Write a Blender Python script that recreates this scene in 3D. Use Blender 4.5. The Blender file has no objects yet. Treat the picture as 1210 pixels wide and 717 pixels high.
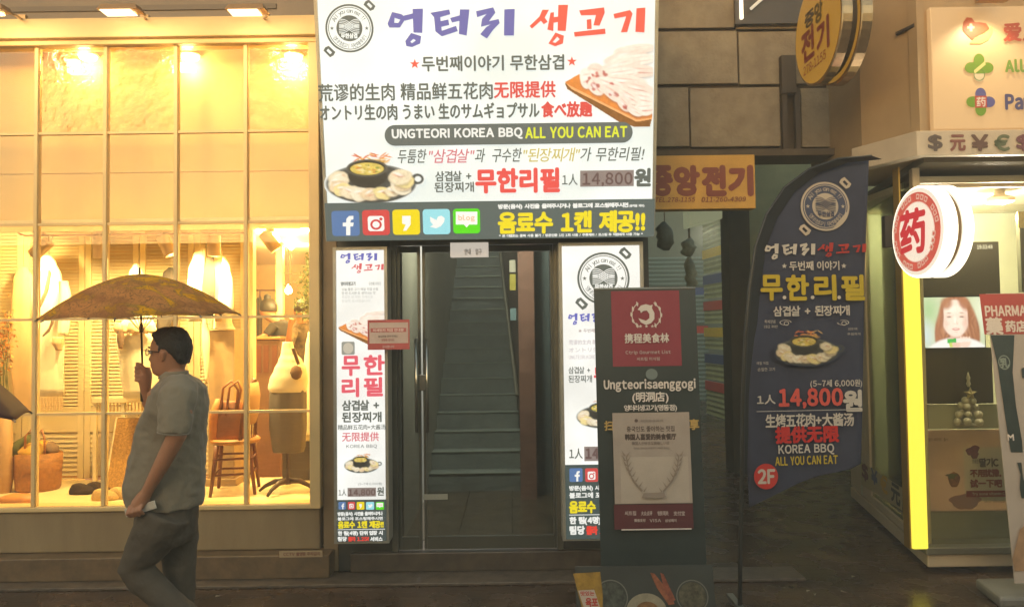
import bpy, bmesh, math, random
from mathutils import Vector, Matrix, geometry, noise as mnoise
random.seed(7)
S = bpy.context.scene
C = S.collection
R = math.radians

# ------------------------------------------------------------------ camera
CAM = Vector((0, 0, 1.76)); FPX = 874.0
_p = R(2.0); _r = R(0.77)
_F = Vector((0, math.cos(_p), math.sin(_p)))
_R0 = Vector((1, 0, 0)); _U0 = _R0.cross(_F)
_Rt = _R0 * math.cos(_r) - _U0 * math.sin(_r)
_Up = _R0 * math.sin(_r) + _U0 * math.cos(_r)
cd = bpy.data.cameras.new('camera'); cam = bpy.data.objects.new('camera', cd); C.objects.link(cam)
cam.matrix_world = Matrix(((_Rt.x, _Up.x, -_F.x, CAM.x), (_Rt.y, _Up.y, -_F.y, CAM.y), (_Rt.z, _Up.z, -_F.z, CAM.z), (0, 0, 0, 1)))
cd.sensor_width = 36; cd.lens = FPX * 36 / 1210; cd.clip_start = 0.05; cd.clip_end = 400
S.camera = cam

# ------------------------------------------------------------------ night sky, faint dusk sun, exposure
w = bpy.data.worlds.new("World"); S.world = w; w.use_nodes = True
nt = w.node_tree; bg = nt.nodes['Background']
sky = nt.nodes.new('ShaderNodeTexSky'); sky.sky_type = 'NISHITA'; sky.sun_disc = False
sky.sun_elevation = R(9); sky.sun_rotation = R(200)
tint = nt.nodes.new('ShaderNodeMixRGB'); tint.blend_type = 'MULTIPLY'; tint.inputs[0].default_value = 1
tint.inputs[2].default_value = (1.0, .83, .60, 1)
nt.links.new(sky.outputs[0], tint.inputs[1]); nt.links.new(tint.outputs[0], bg.inputs[0]); bg.inputs[1].default_value = 0.15
sd = bpy.data.lights.new('sun', 'SUN'); sd.energy = 0.05; sd.angle = R(12); sd.color = (1, .85, .65)
so = bpy.data.objects.new('sun', sd); C.objects.link(so); so.rotation_euler = (R(55), 0, R(-20)); so.location = (0, -8, 12)
S.view_settings.view_transform = 'Standard'; S.view_settings.look = 'None'
S.view_settings.exposure = 1.85; S.view_settings.gamma = 1
S.render.engine = 'CYCLES'
S.cycles.use_denoising = True
S.cycles.max_bounces = 8; S.cycles.diffuse_bounces = 3; S.cycles.glossy_bounces = 3; S.cycles.transparent_max_bounces = 12
S.cycles.sample_clamp_indirect = 4; S.cycles.caustics_reflective = False; S.cycles.caustics_refractive = False

# ------------------------------------------------------------------ helpers
def ray(px, py): return (_F * FPX + _Rt * (px - 605) + _Up * (358.5 - py)).normalized()
def P(px, py, Y):
    d = ray(px, py); return CAM + d * ((Y - CAM.y) / d.y)
def G(px, py, z=0.0):
    d = ray(px, py); return CAM + d * ((z - CAM.z) / d.z)
def lin(h):
    h = h.lstrip('#'); v = [int(h[i:i+2], 16) / 255 for i in (0, 2, 4)]
    return tuple(((c + .055) / 1.055) ** 2.4 if c > .04045 else c / 12.92 for c in v) + (1,)

_M = {}
EK = .28          # brightness of lit panels at this exposure
def mat(name, col='#808080', rough=.6, metal=0, var=.0, scale=8, bump=0, bscale=40, emit=0, ecol=None, alpha=None, stretch=None,
        spec=.5, col2=None, trans=0, detail=5, coat=0, sheen=0, bdist=.01):
    if name in _M: return _M[name]
    m = bpy.data.materials.new(name); m.use_nodes = True; n = m.node_tree; b = n.nodes['Principled BSDF']
    c = lin(col) if isinstance(col, str) else tuple(col) + (1,)
    b.inputs['Base Color'].default_value = c; b.inputs['Roughness'].default_value = rough; b.inputs['Metallic'].default_value = metal
    b.inputs['Specular IOR Level'].default_value = spec
    if coat: b.inputs['Coat Weight'].default_value = coat
    if sheen: b.inputs['Sheen Weight'].default_value = sheen
    tc = None
    def vec():
        nonlocal tc
        if tc is None:
            t = n.nodes.new('ShaderNodeTexCoord'); mp = n.nodes.new('ShaderNodeMapping')
            if stretch: mp.inputs['Scale'].default_value = stretch
            n.links.new(t.outputs['Object'], mp.inputs[0]); tc = mp
        return tc.outputs[0]
    if var or col2:
        nz = n.nodes.new('ShaderNodeTexNoise'); nz.inputs['Scale'].default_value = scale; nz.inputs['Detail'].default_value = detail
        nz.inputs['Roughness'].default_value = .62
        n.links.new(vec(), nz.inputs[0])
        cr = n.nodes.new('ShaderNodeValToRGB'); cr.color_ramp.elements[0].position = .36; cr.color_ramp.elements[1].position = .66
        if col2: a, z = c, lin(col2)
        else: a = tuple(x * (1 - var) for x in c[:3]) + (1,); z = tuple(min(1, x * (1 + var)) for x in c[:3]) + (1,)
        cr.color_ramp.elements[0].color = a; cr.color_ramp.elements[1].color = z
        n.links.new(nz.outputs[0], cr.inputs[0]); n.links.new(cr.outputs[0], b.inputs['Base Color'])
        if emit and ecol is None: n.links.new(cr.outputs[0], b.inputs['Emission Color'])
    if bump:
        nb = n.nodes.new('ShaderNodeTexNoise'); nb.inputs['Scale'].default_value = bscale; nb.inputs['Detail'].default_value = 6
        n.links.new(vec(), nb.inputs[0]); bp = n.nodes.new('ShaderNodeBump'); bp.inputs['Strength'].default_value = bump; bp.inputs['Distance'].default_value = bdist
        n.links.new(nb.outputs[0], bp.inputs['Height']); n.links.new(bp.outputs[0], b.inputs['Normal'])
    if emit:
        b.inputs['Emission Strength'].default_value = emit * EK
        if ecol or not (var or col2): b.inputs['Emission Color'].default_value = lin(ecol) if ecol else c
        if emit < 2:                                     # backlit film reflects little of the street's light
            for l in list(b.inputs['Base Color'].links): n.links.remove(l)
            b.inputs['Base Color'].default_value = tuple(x * .3 for x in c[:3]) + (1,)
    if trans:
        tr = n.nodes.new('ShaderNodeBsdfTranslucent'); mx = n.nodes.new('ShaderNodeMixShader'); mx.inputs[0].default_value = trans
        src = b.inputs['Base Color'].links[0].from_socket if b.inputs['Base Color'].links else None
        if src: n.links.new(src, tr.inputs[0])
        else: tr.inputs[0].default_value = c
        n.links.new(b.outputs[0], mx.inputs[1]); n.links.new(tr.outputs[0], mx.inputs[2]); n.links.new(mx.outputs[0], n.nodes['Material Output'].inputs[0])
    _M[name] = m; return m

def glass(name, tintc='#ffffff', refl=1.0, rough=.02, wav=0):
    if name in _M: return _M[name]
    m = bpy.data.materials.new(name); m.use_nodes = True; n = m.node_tree; n.nodes.remove(n.nodes['Principled BSDF'])
    t = n.nodes.new('ShaderNodeBsdfTransparent'); t.inputs[0].default_value = lin(tintc)
    g = n.nodes.new('ShaderNodeBsdfGlossy'); g.inputs['Roughness'].default_value = rough
    fr = n.nodes.new('ShaderNodeFresnel'); fr.inputs[0].default_value = 1.45
    ml = n.nodes.new('ShaderNodeMath'); ml.operation = 'MULTIPLY'; ml.inputs[1].default_value = refl
    mx = n.nodes.new('ShaderNodeMixShader')
    n.links.new(fr.outputs[0], ml.inputs[0]); n.links.new(ml.outputs[0], mx.inputs[0]); n.links.new(t.outputs[0], mx.inputs[1])
    n.links.new(g.outputs[0], mx.inputs[2]); n.links.new(mx.outputs[0], n.nodes['Material Output'].inputs[0])
    if wav:
        tc = n.nodes.new('ShaderNodeTexCoord'); nz = n.nodes.new('ShaderNodeTexNoise'); nz.inputs['Scale'].default_value = 14; nz.inputs['Detail'].default_value = 3
        n.links.new(tc.outputs['Object'], nz.inputs[0]); bp = n.nodes.new('ShaderNodeBump'); bp.inputs['Strength'].default_value = wav; bp.inputs['Distance'].default_value = .02
        n.links.new(nz.outputs[0], bp.inputs['Height']); n.links.new(bp.outputs[0], g.inputs['Normal']); n.links.new(bp.outputs[0], fr.inputs['Normal'])
    _M[name] = m; return m

WL = {}                                     # world location of each object's origin (no rotations are used on parents)
def wl(o): return WL.get(o.name, Vector((0, 0, 0))) if o else Vector((0, 0, 0))
def tag(o, label=None, cat=None, group=None, kind=None):
    if label: o['label'] = label
    if cat: o['category'] = cat
    if group: o['group'] = group
    if kind: o['kind'] = kind
    return o
def thing(name, label, cat, loc=(0, 0, 0), group=None, kind=None):
    o = bpy.data.objects.new(name, None); C.objects.link(o); o.location = loc; o.empty_display_size = .1
    WL[o.name] = Vector(loc); return tag(o, label, cat, group, kind)

class MB:
    """collects shapes in world coordinates"""
    def __init__(s): s.v = []; s.f = []
    def add(s, vs, fs):
        k = len(s.v); s.v += [tuple(v) for v in vs]; s.f += [tuple(i + k for i in f) for f in fs]; return s
    def box(s, x0, x1, y0, y1, z0, z1):
        if x0 > x1: x0, x1 = x1, x0
        if y0 > y1: y0, y1 = y1, y0
        if z0 > z1: z0, z1 = z1, z0
        return s.add([(x0,y0,z0),(x1,y0,z0),(x1,y1,z0),(x0,y1,z0),(x0,y0,z1),(x1,y0,z1),(x1,y1,z1),(x0,y1,z1)],
                     [(0,3,2,1),(4,5,6,7),(0,1,5,4),(1,2,6,5),(2,3,7,6),(3,0,4,7)])
    def pbox(s, px0, py0, px1, py1, Y, d, toward=0):
        """box whose front face at depth Y covers a pixel rectangle of the photograph"""
        ym = (py0 + py1) / 2; xm = (px0 + px1) / 2
        return s.box(P(px0, ym, Y).x, P(px1, ym, Y).x, Y, Y + d, P(xm, py1, Y).z, P(xm, py0, Y).z)
    def prism(s, poly, z0, z1):
        n = len(poly); a = sum(poly[i][0] * poly[(i+1) % n][1] - poly[(i+1) % n][0] * poly[i][1] for i in range(n))
        if a < 0: poly = poly[::-1]
        vs = [(x, y, z0) for x, y in poly] + [(x, y, z1) for x, y in poly]
        return s.add(vs, [tuple(range(n))[::-1], tuple(range(n, 2*n))] + [(i, (i+1) % n, (i+1) % n + n, i + n) for i in range(n)])
    def hexa(s, p):
        """8 corners: bottom ring 0-3, top ring 4-7"""
        return s.add(p, [(0,3,2,1),(4,5,6,7),(0,1,5,4),(1,2,6,5),(2,3,7,6),(3,0,4,7)])
    def tube(s, pts, r, n=10, caps=True):
        pts = [Vector(p) for p in pts]; rs = r if isinstance(r, (list, tuple)) else [r] * len(pts)
        vs = []; up = None
        for i, p in enumerate(pts):
            t = (pts[min(i+1, len(pts)-1)] - pts[max(i-1, 0)]).normalized()
            if up is None: up = Vector((0, 0, 1)) if abs(t.z) < .9 else Vector((0, 1, 0))
            a = t.cross(up).normalized(); b = a.cross(t).normalized(); up = b
            for k in range(n):
                q = 2 * math.pi * k / n; vs.append(p + (a * math.cos(q) + b * math.sin(q)) * rs[i])
        fs = [(i*n+k, i*n+(k+1) % n, (i+1)*n+(k+1) % n, (i+1)*n+k) for i in range(len(pts)-1) for k in range(n)]
        if caps: fs += [tuple(range(n))[::-1], tuple(range((len(pts)-1)*n, len(pts)*n))]
        return s.add(vs, fs)
    def loft(s, rings, n=32, fold=0, freq=7, caps=True, seed=0, expo=2.0):
        """rings of (x, y, z, rx, ry[, fold])"""
        vs = []
        for j, g in enumerate(rings):
            x, y, z, rx, ry = g[:5]; fd = g[5] if len(g) > 5 else fold
            for k in range(n):
                q = 2 * math.pi * k / n
                w_ = 1 + fd * (math.sin(q * freq + seed) + .6 * math.sin(q * (freq * 1.7) + seed * 2 + j * .35))
                c_, s_ = math.cos(q), math.sin(q)
                ex = 2 / expo
                vs.append((x + rx * w_ * math.copysign(abs(c_) ** ex, c_), y + ry * w_ * math.copysign(abs(s_) ** ex, s_), z))
        fs = [(i*n+k, i*n+(k+1) % n, (i+1)*n+(k+1) % n, (i+1)*n+k) for i in range(len(rings)-1) for k in range(n)]
        if caps: fs += [tuple(range(n))[::-1], tuple(range((len(rings)-1)*n, len(rings)*n))]
        return s.add(vs, fs)
    def lathe(s, c, prof, n=24, axis=(0, 0, 1)):
        c = Vector(c); ax = Vector(axis).normalized()
        a = ax.cross(Vector((0, 1, 0)) if abs(ax.y) < .9 else Vector((1, 0, 0))).normalized(); b = ax.cross(a)
        vs = [c + ax * h + (a * math.cos(2*math.pi*k/n) + b * math.sin(2*math.pi*k/n)) * max(r, 1e-4) for r, h in prof for k in range(n)]
        fs = [(i*n+k, i*n+(k+1) % n, (i+1)*n+(k+1) % n, (i+1)*n+k) for i in range(len(prof)-1) for k in range(n)]
        fs += [tuple(range(n))[::-1], tuple(range((len(prof)-1)*n, len(prof)*n))]
        return s.add(vs, fs)
    def build(s, name, m, parent=None, smooth=False, bevel=0, kind=None, label=None, sub=0, fix=True):
        o0 = wl(parent)
        me = bpy.data.meshes.new(name); me.from_pydata([tuple(Vector(v) - o0) for v in s.v], [], s.f)
        if fix:
            bm = bmesh.new(); bm.from_mesh(me); bmesh.ops.recalc_face_normals(bm, faces=bm.faces); bm.to_mesh(me); bm.free()
        me.materials.append(m)
        if smooth: me.polygons.foreach_set('use_smooth', [True] * len(me.polygons))
        me.update()
        o = bpy.data.objects.new(name, me); C.objects.link(o)
        if parent: o.parent = parent
        WL[o.name] = o0.copy()
        if bevel:
            b = o.modifiers.new('bevel', 'BEVEL'); b.width = bevel; b.segments = 2; b.limit_method = 'ANGLE'; b.angle_limit = R(40)
        if sub: q = o.modifiers.new('sub', 'SUBSURF'); q.levels = q.render_levels = sub
        if kind: o['kind'] = kind
        if label: o['label'] = label
        return o

def struct(name, mb, m, **k):
    o = mb.build(name, m, **k); o['kind'] = 'structure'; return o

def copy_thing(o, d, label=None):
    d = Vector(d)
    def cp(x, par):
        c = x.copy(); C.objects.link(c); WL[c.name] = wl(x) + d
        if par: c.parent = par
        for ch in x.children: cp(ch, c)
        return c
    c = cp(o, None); c.location = o.location + d
    if label: c['label'] = label
    return c

# ---- lettering -------------------------------------------------------------
_T = {}
_tc = bpy.data.curves.new('glyphs', 'FONT'); _tc.resolution_u = 3; _to = bpy.data.objects.new('glyphs', _tc)
def glyphs(txt):
    if txt in _T: return _T[txt]
    if len(txt) > 1 and any(33 < ord(c) < 127 for c in txt):      # sans latin shapes set proportionally
        V, Fc, x = [], [], 0.0
        for ch in txt:
            if ch == ' ': x += .36; continue
            if ch == 'I':
                o = len(V); x += .09; V += [(x, 0), (x + .095, 0), (x + .095, .73), (x, .73)]; Fc.append((o, o+1, o+2, o+3)); x += .185; continue
            k = ord(ch); vs, fs = glyphs(chr(k + 0xFEE0) if ch.isalnum() and k < 127 else ch)
            if not vs: x += .3; continue
            a, b = min(v[0] for v in vs), max(v[0] for v in vs); o = len(V); wide = k > 127
            gap = .03 if wide else .075; x += gap
            V += [(v[0] - a + x, v[1]) for v in vs]; Fc += [tuple(i + o for i in f) for f in fs]; x += b - a + gap
        _T[txt] = (V, Fc); return _T[txt]
    _tc.body = txt; _to.update_tag()
    me = bpy.data.meshes.new_from_object(_to)
    vs = [(v.co.x, v.co.y) for v in me.vertices]; fs = [tuple(p.vertices) for p in me.polygons]
    bpy.data.meshes.remove(me)
    _T[txt] = (vs, fs); return _T[txt]

class Sign:
    """a flat face in the world: origin O, right U, up V, normal N towards the viewer; pixel positions of the photograph
    are carried onto the face itself, where print lies a fraction of a millimetre proud"""
    def __init__(s, O, U, V, parent, flipn=False):
        s.O = Vector(O); s.U = Vector(U).normalized(); s.V = Vector(V).normalized(); s.N = s.U.cross(s.V).normalized(); s.par = parent; s.w = .0012; s.grp = None
    def _out(s, mb, name, m, kind):
        if s.grp is None: return mb.build(name, m, s.par, kind=kind, fix=False)
        s.grp.append((mb, m))
    def begin(s): s.grp = []
    def end(s, name):
        g, s.grp = s.grp, None; o0 = wl(s.par); vs = []; fs = []; mi = []; ms = []
        for mb, m in g:
            if m not in ms: ms.append(m)
            k = len(vs); vs += [tuple(Vector(v) - o0) for v in mb.v]; fs += [tuple(i + k for i in f) for f in mb.f]; mi += [ms.index(m)] * len(mb.f)
        me = bpy.data.meshes.new(name); me.from_pydata(vs, [], fs)
        for m in ms: me.materials.append(m)
        me.polygons.foreach_set('material_index', mi); me.update()
        o = bpy.data.objects.new(name, me); C.objects.link(o); o.parent = s.par; WL[o.name] = o0.copy(); o['kind'] = 'stuff'; return o
    def uv(s, px, py):
        d = ray(px, py); t = (s.O - CAM).dot(s.N) / d.dot(s.N); q = CAM + d * t - s.O
        return q.dot(s.U), q.dot(s.V)
    def pt(s, u, v, w=0): return s.O + s.U * u + s.V * v + s.N * w
    def nxt(s): s.w += .0005; return s.w
    def rect(s, x0, y0, x1, y1):
        ym, xm = (y0 + y1) / 2, (x0 + x1) / 2
        return s.uv(x0, ym)[0], s.uv(xm, y1)[1], s.uv(x1, ym)[0], s.uv(xm, y0)[1]
    def flat(s, pts, fs, m, name, kind=None, label=None):
        w_ = s.nxt(); mb = MB(); mb.add([s.pt(u, v, w_) for u, v in pts], fs)
        return s._out(mb, name, m, kind)
    def text(s, txt, x0, y0, x1, y1, m, bold=.0, name='lettering', shear=0, rot=0, uvbox=None):
        vs, fs = glyphs(txt)
        if not vs: return None
        u0, v0, u1, v1 = uvbox if uvbox else s.rect(x0, y0, x1, y1)
        ax, bx = min(v[0] for v in vs), max(v[0] for v in vs); ay, by = min(v[1] for v in vs), max(v[1] for v in vs)
        h = v1 - v0; pts = []; F = []; mb = MB(); cx, cy = (u0+u1)/2, (v0+v1)/2
        offs = [(0, 0)] if not bold else [(0, 0), (bold, 0), (-bold, 0), (0, bold), (0, -bold)] + ([(bold*.7, bold*.7), (-bold*.7, -bold*.7), (bold*.7, -bold*.7), (-bold*.7, bold*.7)] if bold > .03 else [])
        for (dx, dy) in offs:
            w_ = s.w = s.w + .00008
            q = []
            for x, y in vs:
                v_ = (y - ay) / max(by - ay, 1e-6) * h; u_ = (x - ax) / max(bx - ax, 1e-6) * (u1 - u0) + shear * (v_ - h/2)
                q.append(s.pt(u0 + u_ + dx * h, v0 + v_ + dy * h, w_))
            mb.add(q, fs)
        s.w += .0003
        return s._out(mb, name, m, 'stuff')
    def poly(s, pts, m, name='print_shape', holes=(), px=True, kind=None):
        conv = (lambda p: s.uv(*p)) if px else (lambda p: p)
        loops = [[Vector(conv(p) + (0,)) for p in l] for l in ([pts] + list(holes))]
        tri = geometry.tessellate_polygon(loops); flat = [v for l in loops for v in l]
        return s.flat([(v.x, v.y) for v in flat], [tuple(t) for t in tri], m, name, kind)
    def polys(s, lst, m, name='print_shape', kind=None):
        """several loops with holes in one part"""
        w_ = s.nxt(); mb = MB()
        for pts, holes in lst:
            loops = [[Vector(s.uv(*p) + (0,)) for p in l] for l in ([pts] + list(holes))]
            tri = geometry.tessellate_polygon(loops); flat = [v for l in loops for v in l]
            mb.add([s.pt(v.x, v.y, w_) for v in flat], [tuple(t) for t in tri]); w_ += .00006
        s.w = w_
        return s._out(mb, name, m, kind)
    def quad(s, x0, y0, x1, y1, m, name='print_panel', r=0):
        u0, v0, u1, v1 = s.rect(x0, y0, x1, y1)
        if not r: return s.flat([(u0,v0),(u1,v0),(u1,v1),(u0,v1)], [(0,1,2,3)], m, name)
        rr = abs(s.uv(x0 + r, (y0+y1)/2)[0] - u0); pts = []
        for cx, cy, a0 in ((u1-rr, v0+rr, -90), (u1-rr, v1-rr, 0), (u0+rr, v1-rr, 90), (u0+rr, v0+rr, 180)):
            for k in range(7): a = R(a0 + k * 15); pts.append((cx + rr * math.cos(a), cy + rr * math.sin(a)))
        return s.flat(pts, [tuple(range(len(pts)))], m, name)
    def ell(s, cx, cy, rx, ry, m, name='print_disc', hole=0, a0=0, a1=360, n=40, wob=0, seed=0, squash=1):
        u, v = s.uv(cx, cy); ru = abs(s.uv(cx + rx, cy)[0] - u); rv = abs(s.uv(cx, cy + ry)[1] - v)
        pts = []
        for k in range(n + (0 if a1 - a0 == 360 else 1)):
            a = R(a0 + (a1 - a0) * k / n); wv = 1 + wob * (math.sin(3*a+seed) + .7*math.sin(5*a+seed*2.3) + .4 * math.sin(9*a+seed))
            pts.append((u + ru * wv * math.cos(a), v + rv * wv * math.sin(a)))
        if not hole: return s.flat(pts, [tuple(range(len(pts)))], m, name)
        k = len(pts); inn = [(u + (x-u) * hole, v + (y-v) * hole) for x, y in pts]; full = a1 - a0 == 360
        fs = [(i, (i+1) % k, (i+1) % k + k, i + k) for i in range(k if full else k - 1)]
        return s.flat(pts + inn, fs, m, name)
    def arctext(s, txt, cx, cy, r, a0, a1, hpx, m, up=True):
        """letters set round a circle"""
        u, v = s.uv(cx, cy); rr = abs(s.uv(cx + r, cy)[0] - u); h = abs(s.uv(cx, cy + hpx)[1] - v)
        mb = MB(); L = [c for c in txt]; w_ = s.nxt()
        for i, ch in enumerate(L):
            if ch == ' ': continue
            vs, fs = glyphs(ch); ax, bx = min(q[0] for q in vs), max(q[0] for q in vs); ay, by = min(q[1] for q in vs), max(q[1] for q in vs)
            a = R(a0 + (a1 - a0) * i / max(len(L) - 1, 1)); sc = h / .75
            if ord(ch) > 255: sc = h / .9
            q = []
            for x, y in vs:
                lx, ly = (x - (ax+bx)/2) * sc, (y - .35) * sc
                if up: e = (math.cos(a), math.sin(a)); t = (math.sin(a), -math.cos(a))
                else: e = (-math.cos(a), -math.sin(a)); t = (-math.sin(a), math.cos(a))
                q.append(s.pt(u + rr * math.cos(a) + t[0]*lx + e[0]*ly, v + rr * math.sin(a) + t[1]*lx + e[1]*ly, w_))
            mb.add(q, fs)
        return s._out(mb, 'lettering', m, 'stuff')

def star(s, cx, cy, r, m):
    return s.poly([(cx + (r if k % 2 == 0 else r*.4) * math.sin(k*math.pi/5), cy - (r if k % 2 == 0 else r*.4) * math.cos(k*math.pi/5)) for k in range(10)], m, 'star')

# the brushed shop title, traced stroke by stroke (coordinates of the big sign)
_A = lambda l: [(370 + x/4.781, y/4.781) for x, y in l]
_B = lambda l: [(570 + x/4.781, y/4.781) for x, y in l]
TITLE1 = [
 [(_A([(422,138),(448,72),(500,84),(527,105),(492,160),(432,160)]), [_A([(462,105),(495,116),(482,134),(460,133)])]),
  (_A([(515,92),(565,80),(566,110),(518,122)]), []), (_A([(563,55),(622,53),(618,190),(568,188)]), []),
  (_A([(522,236),(555,190),(612,208),(606,250),(560,270),(528,264)]), [_A([(550,240),(568,224),(582,232),(560,248)])])],
 [(_A([(662,77),(770,58),(776,85),(692,110)]), []), (_A([(684,98),(718,94),(728,178),(808,150),(818,180),(728,210),(692,182)]), []),
  (_A([(712,126),(765,114),(770,146),(716,158)]), []), (_A([(775,106),(840,88),(846,118),(785,132)]), []), (_A([(830,58),(884,58),(868,205),(824,196)]), [])],
 [(_B([(-35,68),(62,46),(74,76),(38,124),(92,112),(98,135),(62,172),(26,222),(-12,198),(20,160),(46,142),(-8,156),(-2,112),(24,84),(-30,102)]), []),
  (_B([(124,58),(183,55),(178,205),(122,205)]), [])]]
TITLE2 = [
 [(_B([(338,60),(376,60),(352,104),(368,128),(346,142),(330,122),(280,166),(266,152),(322,98)]), []), (_B([(384,76),(404,74),(400,180),(366,172)]), []),
  (_B([(400,102),(432,98),(432,128),(400,134)]), []), (_B([(428,33),(483,32),(470,180),(424,178)]), []),
  (_B([(372,250),(412,188),(460,206),(454,250),(410,266)]), [_B([(396,242),(422,212),(436,226),(412,246)])])],
 [(_B([(545,64),(686,47),(690,76),(660,150),(626,148),(640,90),(556,92)]), []), (_B([(588,116),(614,112),(616,168),(590,170)]), []),
  (_B([(516,186),(692,166),(694,196),(520,212)]), [])],
 [(_B([(738,84),(832,62),(846,82),(816,186),(780,188),(810,98),(745,110)]), []), (_B([(868,52),(919,48),(913,188),(862,185)]), [])]]
B1 = (458, 11, 608.5, 57); B2 = (625.5, 6.5, 763, 56)
def title(s, which, box, m):
    s.begin()
    src, b = (TITLE1, B1) if which == 1 else (TITLE2, B2)
    fx = lambda p: (box[0] + (p[0]-b[0]) / (b[2]-b[0]) * (box[2]-box[0]), box[1] + (p[1]-b[1]) / (b[3]-b[1]) * (box[3]-box[1]))
    for g in src: s.polys([([fx(p) for p in o], [[fx(p) for p in h] for h in hs]) for o, hs in g], m, 'title_letter', kind='stuff')
    s.end('brush_title')

def logo(s, cx, cy, r, fg, bgm):
    """round pan badge with two handles, bacon strips in the middle and lettering round the rim"""
    s.begin()
    for sx, sy in ((1, -1), (-1, 1)):
        a = [(cx + sx*r*x, cy + sy*r*y) for x, y in ((.58,.98),(.86,.72),(1.0,.78),(1.08,.92),(.80,1.20),(.66,1.12))]
        s.polys([([(x, y) for x, y in a], [[(cx + sx*r*x, cy + sy*r*y) for x, y in ((.72,1.0),(.88,.84),(.95,.92),(.80,1.07))]])], fg, 'pan_handle', kind='stuff')
    s.ell(cx, cy, r, r, fg, 'badge_rim'); s.ell(cx, cy, r*.92, r*.92, bgm, 'badge_ring')
    s.ell(cx, cy, r*.88, r*.88, fg, 'badge_line', hole=.965); s.ell(cx, cy, r*.54, r*.54, fg, 'badge_centre')
    s.arctext('All you can eat !!', cx, cy, r*.71, 150, 30, r*.2, fg)
    s.arctext('엉터리생고기 두번째이야기', cx, cy, r*.71, 212, 328, r*.19, fg, up=False)
    star(s, cx - r*.72, cy, r*.09, fg); star(s, cx + r*.72, cy, r*.09, fg)
    for k in range(5):                      # wavy strips crossing
        o = (k - 2) * r * .075
        for d in (1, -1):
            pts = []
            for t in range(9):
                q = t / 8 * 2 - 1; pts.append((cx + q*r*.42, cy - r*.1 + d * q * r*.17 + o + math.sin(q*4) * r*.04 * d))
            s.poly(pts + [(x, y + r*.028) for x, y in pts[::-1]], bgm, 'bacon_line')
    s.text('무한삼겹', cx - r*.33, cy + r*.22, cx + r*.33, cy + r*.42, bgm, bold=.05)
    s.end('badge_emblem')

def icons(s, boxes, pm):
    s.begin()
    for k, (x0, y0, x1, y1) in enumerate(boxes):
        w_, h_ = x1-x0, y1-y0; q = lambda fx, fy: (x0 + fx*w_, y0 + fy*h_)
        s.quad(x0, y0, x1, y1, pm(['#5f7fb0', '#d8504c', '#f3dc1a', '#9fe4ee', '#5fe01c'][k]), 'icon_tile', r=w_*.12)
        wh = pm('#fbfbf6')
        if k == 0: s.poly([q(*p) for p in ((.52,.97),(.52,.62),(.4,.62),(.4,.47),(.52,.47),(.53,.32),(.62,.21),(.78,.2),(.78,.34),(.69,.36),(.67,.47),(.79,.47),(.77,.62),(.67,.62),(.67,.97))], wh, 'icon_mark')
        if k == 1:
            s.quad(*q(.2,.24), *q(.8,.84), wh, 'icon_mark', r=w_*.1); s.ell(*q(.5,.58), w_*.21, h_*.21, pm('#d8504c'), 'icon_mark')
            s.ell(*q(.5,.58), w_*.13, h_*.13, wh, 'icon_mark'); s.ell(*q(.68,.36), w_*.06, h_*.06, pm('#d8504c'), 'icon_mark')
        if k == 2: s.poly([q(*p) for p in ((.35,.25),(.66,.25),(.66,.6),(.5,.84),(.38,.84),(.48,.6),(.35,.56))], wh, 'icon_mark')
        if k == 3: s.poly([q(*p) for p in ((.26,.3),(.5,.44),(.55,.3),(.68,.26),(.8,.36),(.78,.5),(.66,.68),(.48,.76),(.26,.7),(.38,.62),(.28,.5))], wh, 'icon_mark')
        if k == 4:
            s.polys([([q(*p) for p in ((.1,.12),(.9,.12),(.9,.64),(.6,.64),(.5,.76),(.4,.64),(.1,.64))], [])], wh, 'icon_mark')
            s.text('blog', *q(.2,.26), *q(.8,.52), pm('#f2c9a0'), bold=.04)
    s.end('icon_row')

def printer(prefix, k):
    """print inks on a lit (k > 0) or unlit panel"""
    def pm(hexc, var=0, sc=30):
        return mat(f'{prefix}_ink_{hexc[1:]}_{int(var*100)}', hexc, rough=.5, var=var, scale=sc, emit=k, spec=.3)
    return pm
pm0 = printer('plain', 0)
metal_grey = mat('grey_metal', '#8a8a80', rough=.4, metal=.7, var=.12, scale=6)

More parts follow.
